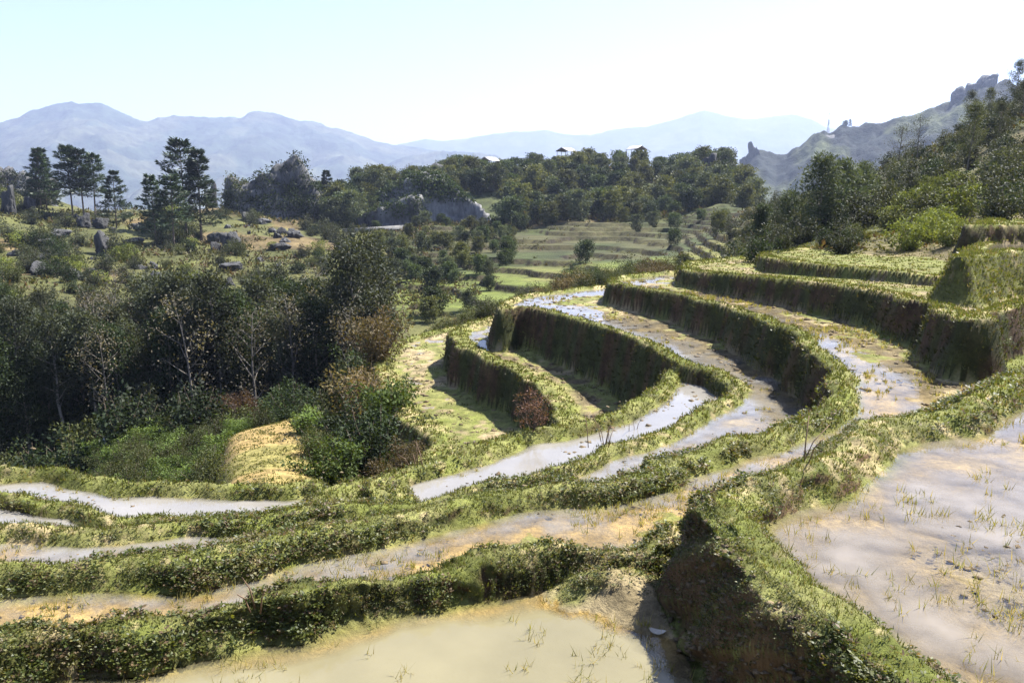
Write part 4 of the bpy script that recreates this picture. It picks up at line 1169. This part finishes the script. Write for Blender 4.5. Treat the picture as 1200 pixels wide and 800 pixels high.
x0, y0 = polar(400, 163); x1, y1 = polar(478, 166)
m = MB(); za, zb_ = zpix(400, 273, 163), zpix(478, 268, 166)
L_ = math.hypot(x1 - x0, y1 - y0)
m.add([(x0, y0, za), (x1, y1, zb_), (x1, y1, zb_ + 0.8), (x0, y0, za + 0.8), (x0, y0 + .4, za), (x1, y1 + .4, zb_), (x1, y1 + .4, zb_ + 0.8), (x0, y0 + .4, za + 0.8)],
      [(0, 1, 2, 3), (5, 4, 7, 6), (3, 2, 6, 7), (1, 5, 6, 2), (4, 0, 3, 7)])
tag(obj('channel_wall', m.mesh('channel_wall', M_CONC)), 'long low concrete channel wall at the foot of the cliff', 'wall')

# bits lying about
x, y, z, r_ = ground_at(770, 741, 3)
u = np.linspace(-1, 1, 9); v = np.linspace(-1, 1, 6)
U, V_ = np.meshgrid(u, v, indexing='ij')
w = np.sqrt(np.clip(1 - U ** 2, 0, 1)) * 0.9 + .1
top = np.stack([U * .075, V_ * w * .035, .035 + .02 * U ** 2 - .03 * (V_ * w) ** 2 + .012 * U], -1).reshape(-1, 3)
i, j = np.meshgrid(np.arange(8), np.arange(5), indexing='ij')
q = np.stack([i * 6 + j, (i + 1) * 6 + j, (i + 1) * 6 + j + 1, i * 6 + j + 1], -1).reshape(-1, 4)
m = MB(); m.add(np.concatenate([top, top - (0, 0, .006)]), np.concatenate([q, q[:, ::-1] + 54]))
o = obj('pale_husk', m.mesh('pale_husk', M_PALE), None, (x, y, z)); o.rotation_euler = (.15, .1, -.3); o.scale = (.7, .7, .35)
tag(o, 'pale dry bamboo husk lying at the foot of the shaded bank', 'husk')

x, y, z, r_ = ground_at(137, 522, 14)
m = MB()
f = (fbm(ICO_V[:, 0] * 2 + 4, ICO_V[:, 1] * 2 + ICO_V[:, 2], 3, 3) - .5)
m.add(ICO_V * (1 + f[:, None]) * np.array((.5, .35, .3)), None, ICO_F)
o = obj('white_sack', m.mesh('white_sack', M_SACK, True), None, (x, y, z + .2)); tag(o, 'crumpled white sack dropped beside the crop field in the ravine', 'sack')

x, y = polar(262, 39.5); z = hz(x, y) + .9
e = empty('bracken_heap', (x, y, z)); mb = MB(); r = np.random.default_rng(9)
c = r.normal(size=(60, 3)) * np.array((.9, .7, .25)); c[:, 2] = np.abs(c[:, 2]) + .5 * np.exp(-(c[:, 0] ** 2 + c[:, 1] ** 2))
foliage(mb, c, np.full(60, .3), 40, .2, .05, ((.075, .045, .03), (.13, .082, .055)), r=r)
obj('dry_fronds', mb.mesh('dry_fronds', M_GRASS), e); e.scale = (1.15, 1.15, 1.1); tag(e, 'heap of reddish-brown dead bracken at the wood edge', 'heap')

dead = shrub_template(.9, .8, 9, 4, 24, .06, .02, ((.16, .08, .06), (.22, .13, .09)), 171, low=.35)
x, y, z, r_ = ground_at(624, 503, 12)
plant('dead_shrub', dead, x, y, 0.8, 'reddish leafless-looking shrub against the dark terrace wall', 'shrub', None, parts=PS)

def stalks(px, py, n, h, label, seed, spread=.12):
    x, y, z, r_ = ground_at(px, py, 3); r = np.random.default_rng(seed); e = empty('dry_stalks', (x, y, z))
    for k in range(n):
        m = MB(); a, b = r.normal(size=2) * spread; c, d = r.normal(size=2) * .10
        hh = h * (.6 + .5 * r.random())
        m.tube([(a, b, -.03), (a + c * .5, b + d * .5, hh * .55), (a + c * 1.3, b + d * 1.3, hh)], [.006, .005, .003], 4, (.16, .10, .06))
        obj('stalk', m.mesh('stalk', M_BARK), e)
    tag(e, label, 'stalks')
stalks(708, 522, 7, .42, 'sparse dry stalks sticking out of the long curving paddy', 1)
stalks(735, 508, 4, .32, 'few dry stalks in the curving paddy beyond the larger tuft', 2)
stalks(298, 708, 3, .22, 'thin bent twigs rising from the leafy near bund', 3, .03)
stalks(945, 540, 3, .28, 'short dead twigs on the broad trodden bund', 4, .05)
stalks(495, 545, 5, .3, 'dry grass stalks on the bund corner above the bushy drop', 5, .1)

x, y, z, r_ = ground_at(200, 500, 20)
m = MB(); m.tube([(x - 1.6, y, hz(x - 1.6, y) + .5), (x, y + .2, z + .75), (x + 1.5, y + .3, hz(x + 1.5, y + .3) + 1.4)], [.04, .035, .02], 6, (.28, .25, .18))
tag(obj('fallen_pole', m.mesh('fallen_pole', M_BARK)), 'thin fallen pole leaning over the crop field', 'pole')

# ------------------------------------------------------------------ ground cover too dense to count
def sample_faces(weight, seed):
    """pick points on the land sheet; weight = expected count per face"""
    r = np.random.default_rng(seed)
    n = r.poisson(np.clip(weight, 0, 60))
    k = np.repeat(np.arange(len(weight)), n)
    a, b = r.random((len(k), 1)), r.random((len(k), 1))
    q = GP[GQ[k]]
    P = (q[:, 0] * (1 - a) + q[:, 1] * a) * (1 - b) + (q[:, 3] * (1 - a) + q[:, 2] * a) * b
    return k, P, r
FW1 = np.array([T[n]['w1'] for n in TN] + [0.0])[FO]
FWL = np.full(len(FO), -99.0)
for k_, n_ in enumerate(TN):
    if n_ in WATER_LABEL:
        mm = FO == k_
        FWL[mm] = level(n_, T[n_]['z'], FC[mm, 1]) + T[n_]['water']
FUP = FN[:, 2]
def in_view(P):
    a = np.degrees(np.arctan2(P[:, 0], P[:, 1]))
    return np.abs(a) < 42
VIEW = in_view(FC) & (FR > 2.4)
dry_above = (FC[:, 2] > FWL + 0.012) | (FL < -0.02)
NB = fbm(FC[:, 0] * 0.8, FC[:, 1] * 0.8, 131, 4)
NS = fbm(FC[:, 0] * 3.1, FC[:, 1] * 3.1, 141, 3)
onb = (FO >= 0) & (np.abs(FL) < FW1 * 1.25 + 0.12) & dry_above & VIEW

# leafy creeping plants on the bunds
dens = 3600 * (5.0 / np.maximum(FR, 5.0)) ** 1.5
leafy = smooth(0.40, 0.53, NB * 0.5 + NS * 0.5 + 0.06 * (FUP < 0.85)) * (1 - .93 * smooth(8.5, 12.0, FR))
face_w = np.where(FUP > 0.88, 0.22, 1.0) * np.where((FL < -0.25) & ((FO != TN.index('A')) | (FC[:, 1] > 6)), 0.55, 1.0)
near_wall = (FO == TN.index('A')) & (FL < -0.05) & (FL > -0.8) & (FC[:, 1] < 6)
leafy = np.where(near_wall, smooth(.33, .45, NS * .6 + NB * .4 + .12 * smooth(-2.5, -2.0, FC[:, 2])) * (0.25 + .75 * smooth(-2.6, -2.2, FC[:, 2])), leafy)
leafy = np.where((FO == TN.index('A')) & (FL > 0.02) & (FL < .38) & (NB > .45), leafy * .25, leafy)
wgt = np.where((onb | (near_wall & dry_above & VIEW)) & (FR < 20), dens * FAREA * leafy * face_w, 0)
k, P, r = sample_faces(wgt, 1)
N_ = FN[k]; R_ = FR[k]
S_ = np.clip(0.32 + 0.045 * R_, 0.45, 0.9) * (0.5 + 0.8 * r.random(len(k))) * (0.65 + .8 * smooth(.35, .65, fbm(P[:, 0] * 1.3, P[:, 1] * 1.3, 161, 3)))
U = norm(N_ * 0.7 + np.array((0, 0, 0.7)) + r.normal(size=P.shape) * 0.3)
mb = MB()
hue = r.random(len(k)); patch = NB[k]
dull = smooth(0.5, 0.65, NS[k])
base = lerp3((0.05, 0.074, 0.016), (0.145, 0.158, 0.036), hue)
base = lerp3(base, (0.18, 0.15, 0.06), dull * 0.6 * (hue > .4))
base = np.where((r.random(len(k)) < .16)[:, None], np.array((0.15, 0.105, 0.055)), base)
for q in range(6):
    hgt = (0.012 + 0.042 * r.random(len(k))) * S_
    a = r.random(len(k)) * 6.283
    out = np.stack([np.cos(a), np.sin(a), np.zeros(len(k))], 1)
    p = P + U * hgt[:, None] + out * (0.008 * S_)[:, None]
    D = norm(out + U * (0.1 + 0.7 * r.random((len(k), 1))))
    N2 = norm(U + out * -0.2 + r.normal(size=P.shape) * 0.35)
    ln = 0.030 * S_ * (0.7 + 0.6 * r.random(len(k)))
    mb.leaves(p, D, N2, ln, ln * 0.52, base * (0.75 + 0.5 * r.random((len(k), 1))))
n_leaf = len(k) * 6
tag(obj('bank_plants', mb.mesh('bank_plants', M_LEAF)), 'low leafy plants creeping over the earth bunds', 'plants', kind='stuff')

# grass on bunds, walls and dry terrace floors
gs = np.array([T[n]['grass'] for n in TN] + [0.5])[FO]
floor_g = smooth(1 - gs - 0.1, 1 - gs + 0.15, NB * 1.2 - .1 + (NS - .5) * .6)
cover = np.where(np.abs(FL) < FW1 * 1.2, 0.9, np.where(FL < 0, 0.5, floor_g * (0.8 - .6 * smooth(10, 18, FR))))
dens = 1000 * (5.0 / np.maximum(FR, 5.0)) ** 1.55
open_g = (FO == -1) & (FR < 46) & (FR > 9)
cover = np.where((FO == TN.index('A')) & (FL < -.06) & (FC[:, 1] < 6), .12, cover)
cover = np.where((FL < -.1) & (FO >= 0) & (FUP < .75), cover * .55, cover)
cover = np.where((FO == TN.index('N')) & (FL < 0), 1.4, cover)
cover = np.where(open_g, 0.8 * smooth(.3, .6, NS), cover)
wgt = np.where(((FO >= 0) | open_g) & VIEW & dry_above & (FR < 46), dens * FAREA * cover, 0)
k, P, r = sample_faces(wgt, 2)
R_ = FR[k]
nb_ = 4
kk = np.repeat(np.arange(len(k)), nb_)
a = r.random(len(kk)) * 6.283
wdt = np.maximum(0.0028, 0.00085 * R_[kk]) * (0.7 + .6 * r.random(len(kk)))
hgt = np.clip(0.032 + 0.0010 * R_, 0.035, 0.075)[kk] * (0.5 + r.random(len(kk)))
hgt = hgt * np.where((FL[k] > FW1[k])[kk], 0.7, 1.0) * np.where(R_[kk] < 9, .62, 1.0)
side = np.stack([np.cos(a), np.sin(a), 0 * a], 1)
Pk = P[kk] + r.normal(size=(len(kk), 3)) * np.array((1, 1, 0)) * (0.012 + 0.0015 * R_[kk])[:, None]
lean = norm(FN[k][kk] * 0.5 + np.array((0, 0, 1.0)) + r.normal(size=Pk.shape) * 0.45)
col = lerp3((0.085, 0.10, 0.018), (0.138, 0.15, 0.04), np.clip(NS[k][kk] * 1.6 - .4 + .3 * r.random(len(kk)), 0, 1)) * (0.8 + .4 * r.random((len(kk), 1)))
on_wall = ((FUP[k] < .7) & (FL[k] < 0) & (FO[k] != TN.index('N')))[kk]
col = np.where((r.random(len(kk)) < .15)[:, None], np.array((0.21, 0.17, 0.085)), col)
col = col * np.where(on_wall, .38, 1.0)[:, None]  # same grass coloured darker on walls, deepening their shade
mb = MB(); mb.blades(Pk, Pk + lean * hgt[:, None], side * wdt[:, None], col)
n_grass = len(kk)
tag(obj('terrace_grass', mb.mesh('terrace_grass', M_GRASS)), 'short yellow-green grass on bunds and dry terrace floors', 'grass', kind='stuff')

# rough scrub over the far slopes
NF = fbm(FC[:, 0] * 0.09, FC[:, 1] * 0.09, 151, 5)
FPX = px_of_az(np.arctan2(FC[:, 0], FC[:, 1]))
far_ok = (FO == -1) & (FR > 34) & (FR < 240) & (np.abs(FPX - 600) < 720)
dn = 2.2 * (60 / np.maximum(FR, 60)) ** 1.3
steps = (FPX > 560) & (FPX < 870) & (FR > 80) & (FR < 166)
wgt = np.where(far_ok, dn * FAREA * smooth(.44, .56, NF) * np.where(steps, .06 + .5 * (FUP < .9), 1.0) * np.where((FR > 168) & (FPX > 380) & (FPX < 885), 6.0, 1.0), 0)
k, P, r = sample_faces(wgt, 5)
kk = np.repeat(np.arange(len(k)), 7)
sz_ = (0.12 + 0.0024 * FR[k] * np.where(steps[k], .6, 1.0))[kk] * (.6 + .8 * r.random(len(kk)))
off = norm(r.normal(size=(len(kk), 3)))
off[:, 2] = np.abs(off[:, 2])
pp = P[kk] + off * (sz_ * 1.1 * r.random(len(kk)))[:, None]
tone = NF[k][kk]
col = lerp3((0.045, 0.06, 0.02), (0.13, 0.12, 0.045), np.clip(r.random(len(k))[kk] * .8 + .3 * r.random(len(kk)), 0, 1))
col = np.where((r.random(len(k)) < .18)[kk][:, None], np.array((.13, .085, .045)), col)
mb = MB(); mb.leaves(pp, norm(off + r.normal(size=pp.shape) * .5 + np.array((0, 0, .4))), norm(r.normal(size=pp.shape) * .6 + np.array((0, 0, .7))), sz_, sz_ * .5, col)
n_scrub = len(kk)
tag(obj('slope_scrub', mb.mesh('slope_scrub', M_TREE)), 'low scrub and coarse grass over the far slopes', 'scrub', kind='stuff')

# mud clods and stubble on the wet floors
dens = 60 * (6.0 / np.maximum(FR, 6.0)) ** 1.2
mudn = np.isin(FO, [TN.index(n) for n in ('A', 'B', 'C', 'H', 'G', 'F', 'E')])
close_w = np.abs(FC[:, 2] - FWL) < 0.05
ledge_w = np.array([SHELF.get(n, 0) for n in TN] + [0])[FO]
wgt = np.where(mudn & (FO != TN.index('B')) & VIEW & close_w & (FL > FW1 + ledge_w * 1.2) & (FR < 34), dens * FAREA * smooth(.45, .62, NS) * 1.7, 0)
wgt = wgt * np.where(FO == TN.index('A'), 1.5, 1.0)
wgt = np.where(np.isin(FO, [TN.index(n) for n in ('E', 'H', 'P3', 'C')]) & VIEW & (FL > FW1) & (FR < 34) & (FC[:, 2] < FWL + .02), np.maximum(wgt, dens * FAREA * .9 * smooth(.4, .6, NB)), wgt)
wgt = np.where(near_wall & VIEW, 420 * FAREA * smooth(.4, .6, NS), wgt)      # crumbs of earth on the cut bank
k, P, r = sample_faces(wgt, 3)
OV = np.array([(1, 0, 0), (-1, 0, 0), (0, 1, 0), (0, -1, 0), (0, 0, 1), (0, 0, -1)], float)
OF = np.array([(0, 2, 4), (2, 1, 4), (1, 3, 4), (3, 0, 4), (2, 0, 5), (1, 2, 5), (3, 1, 5), (0, 3, 5)])
sz = np.clip(0.008 + 0.0022 * FR[k], 0, .06) * (0.4 + 1.0 * r.random(len(k)) ** 1.5)
V_ = (OV[None] * (0.6 + .8 * r.random((len(k), 6, 1)))) * (sz[:, None, None] * np.array((1.3, 1.3, 0.42)))
P[:, 2] = np.where(FL[k] > 0, np.maximum(P[:, 2], FWL[k] - .004), P[:, 2])
aa = r.random(len(k)) * 6.283; ca, sa = np.cos(aa)[:, None], np.sin(aa)[:, None]
V_ = np.stack([V_[..., 0] * ca - V_[..., 1] * sa, V_[..., 0] * sa + V_[..., 1] * ca, V_[..., 2]], -1)
V_ = V_ + r.normal(size=V_.shape) * (sz * .18)[:, None, None] + P[:, None, :]
c = np.repeat(lerp3((0.11, 0.078, 0.045), (0.20, 0.155, 0.088), r.random(len(k))), 6, 0)
tag(obj('mud_clods', mesh_np('mud_clods', V_.reshape(-1, 3), (OF[None] + 6 * np.arange(len(k))[:, None, None]).reshape(-1, 3), M_GROUND, c)), 'small clods of mud on the wet terrace floors', 'mud', kind='stuff')

wgt = np.where(np.isin(FO, [TN.index(n) for n in ('A', 'B', 'C', 'H', 'E', 'P3')]) & VIEW & (FC[:, 2] < FWL + .03) & (FC[:, 2] > FWL - np.where(FO == TN.index('B'), .14, .07)) & (FL > FW1) & (FR < 30),
               np.where(FO == TN.index('C'), 60, 26) * (6.0 / np.maximum(FR, 6.0)) ** 1.2 * FAREA * smooth(.44, .62, NB * .5 + NS * .5) * 2.2, 0)
k, P, r = sample_faces(wgt, 4)
P[:, 2] = np.maximum(P[:, 2], FWL[k] - .005)
kk = np.repeat(np.arange(len(k)), 9); R_ = FR[k][kk]
a = r.random(len(kk)) * 6.283
side = np.stack([np.cos(a), np.sin(a), 0 * a], 1)
Pk = P[kk] + r.normal(size=(len(kk), 3)) * np.array((.02, .02, 0))
lean = norm(np.array((0, 0, 1.0)) + r.normal(size=Pk.shape) * 0.55)
hgt = (0.03 + 0.07 * r.random(len(kk)))
col = lerp3((0.10, 0.115, 0.025), (0.25, 0.19, 0.08), r.random(len(kk)))
mb = MB(); mb.blades(Pk, Pk + lean * hgt[:, None], side * np.maximum(.0022, .0006 * R_)[:, None], col)
tag(obj('rice_stubble', mb.mesh('rice_stubble', M_GRASS)), 'thin tufts of stubble standing in the flooded terraces', 'stubble', kind='stuff')

# ------------------------------------------------------------------ the air
m = bpy.data.materials.new('haze'); m.use_nodes = True
nt = m.node_tree; nt.nodes.clear()
out = nt.nodes.new('ShaderNodeOutputMaterial'); pv = nt.nodes.new('ShaderNodeVolumePrincipled')
pv.inputs['Color'].default_value = (0.60, 0.71, 1.0, 1)
pv.inputs['Density'].default_value = 0.000165
pv.inputs['Anisotropy'].default_value = 0.2
nt.links.new(pv.outputs[0], out.inputs['Volume'])
mb = MB(); mb.box((0, 4300, 260), (20000, 9600, 920))
o = obj('haze', mb.mesh('haze', m)); tag(o, 'thin bluish haze in the mountain air', 'haze', kind='stuff')
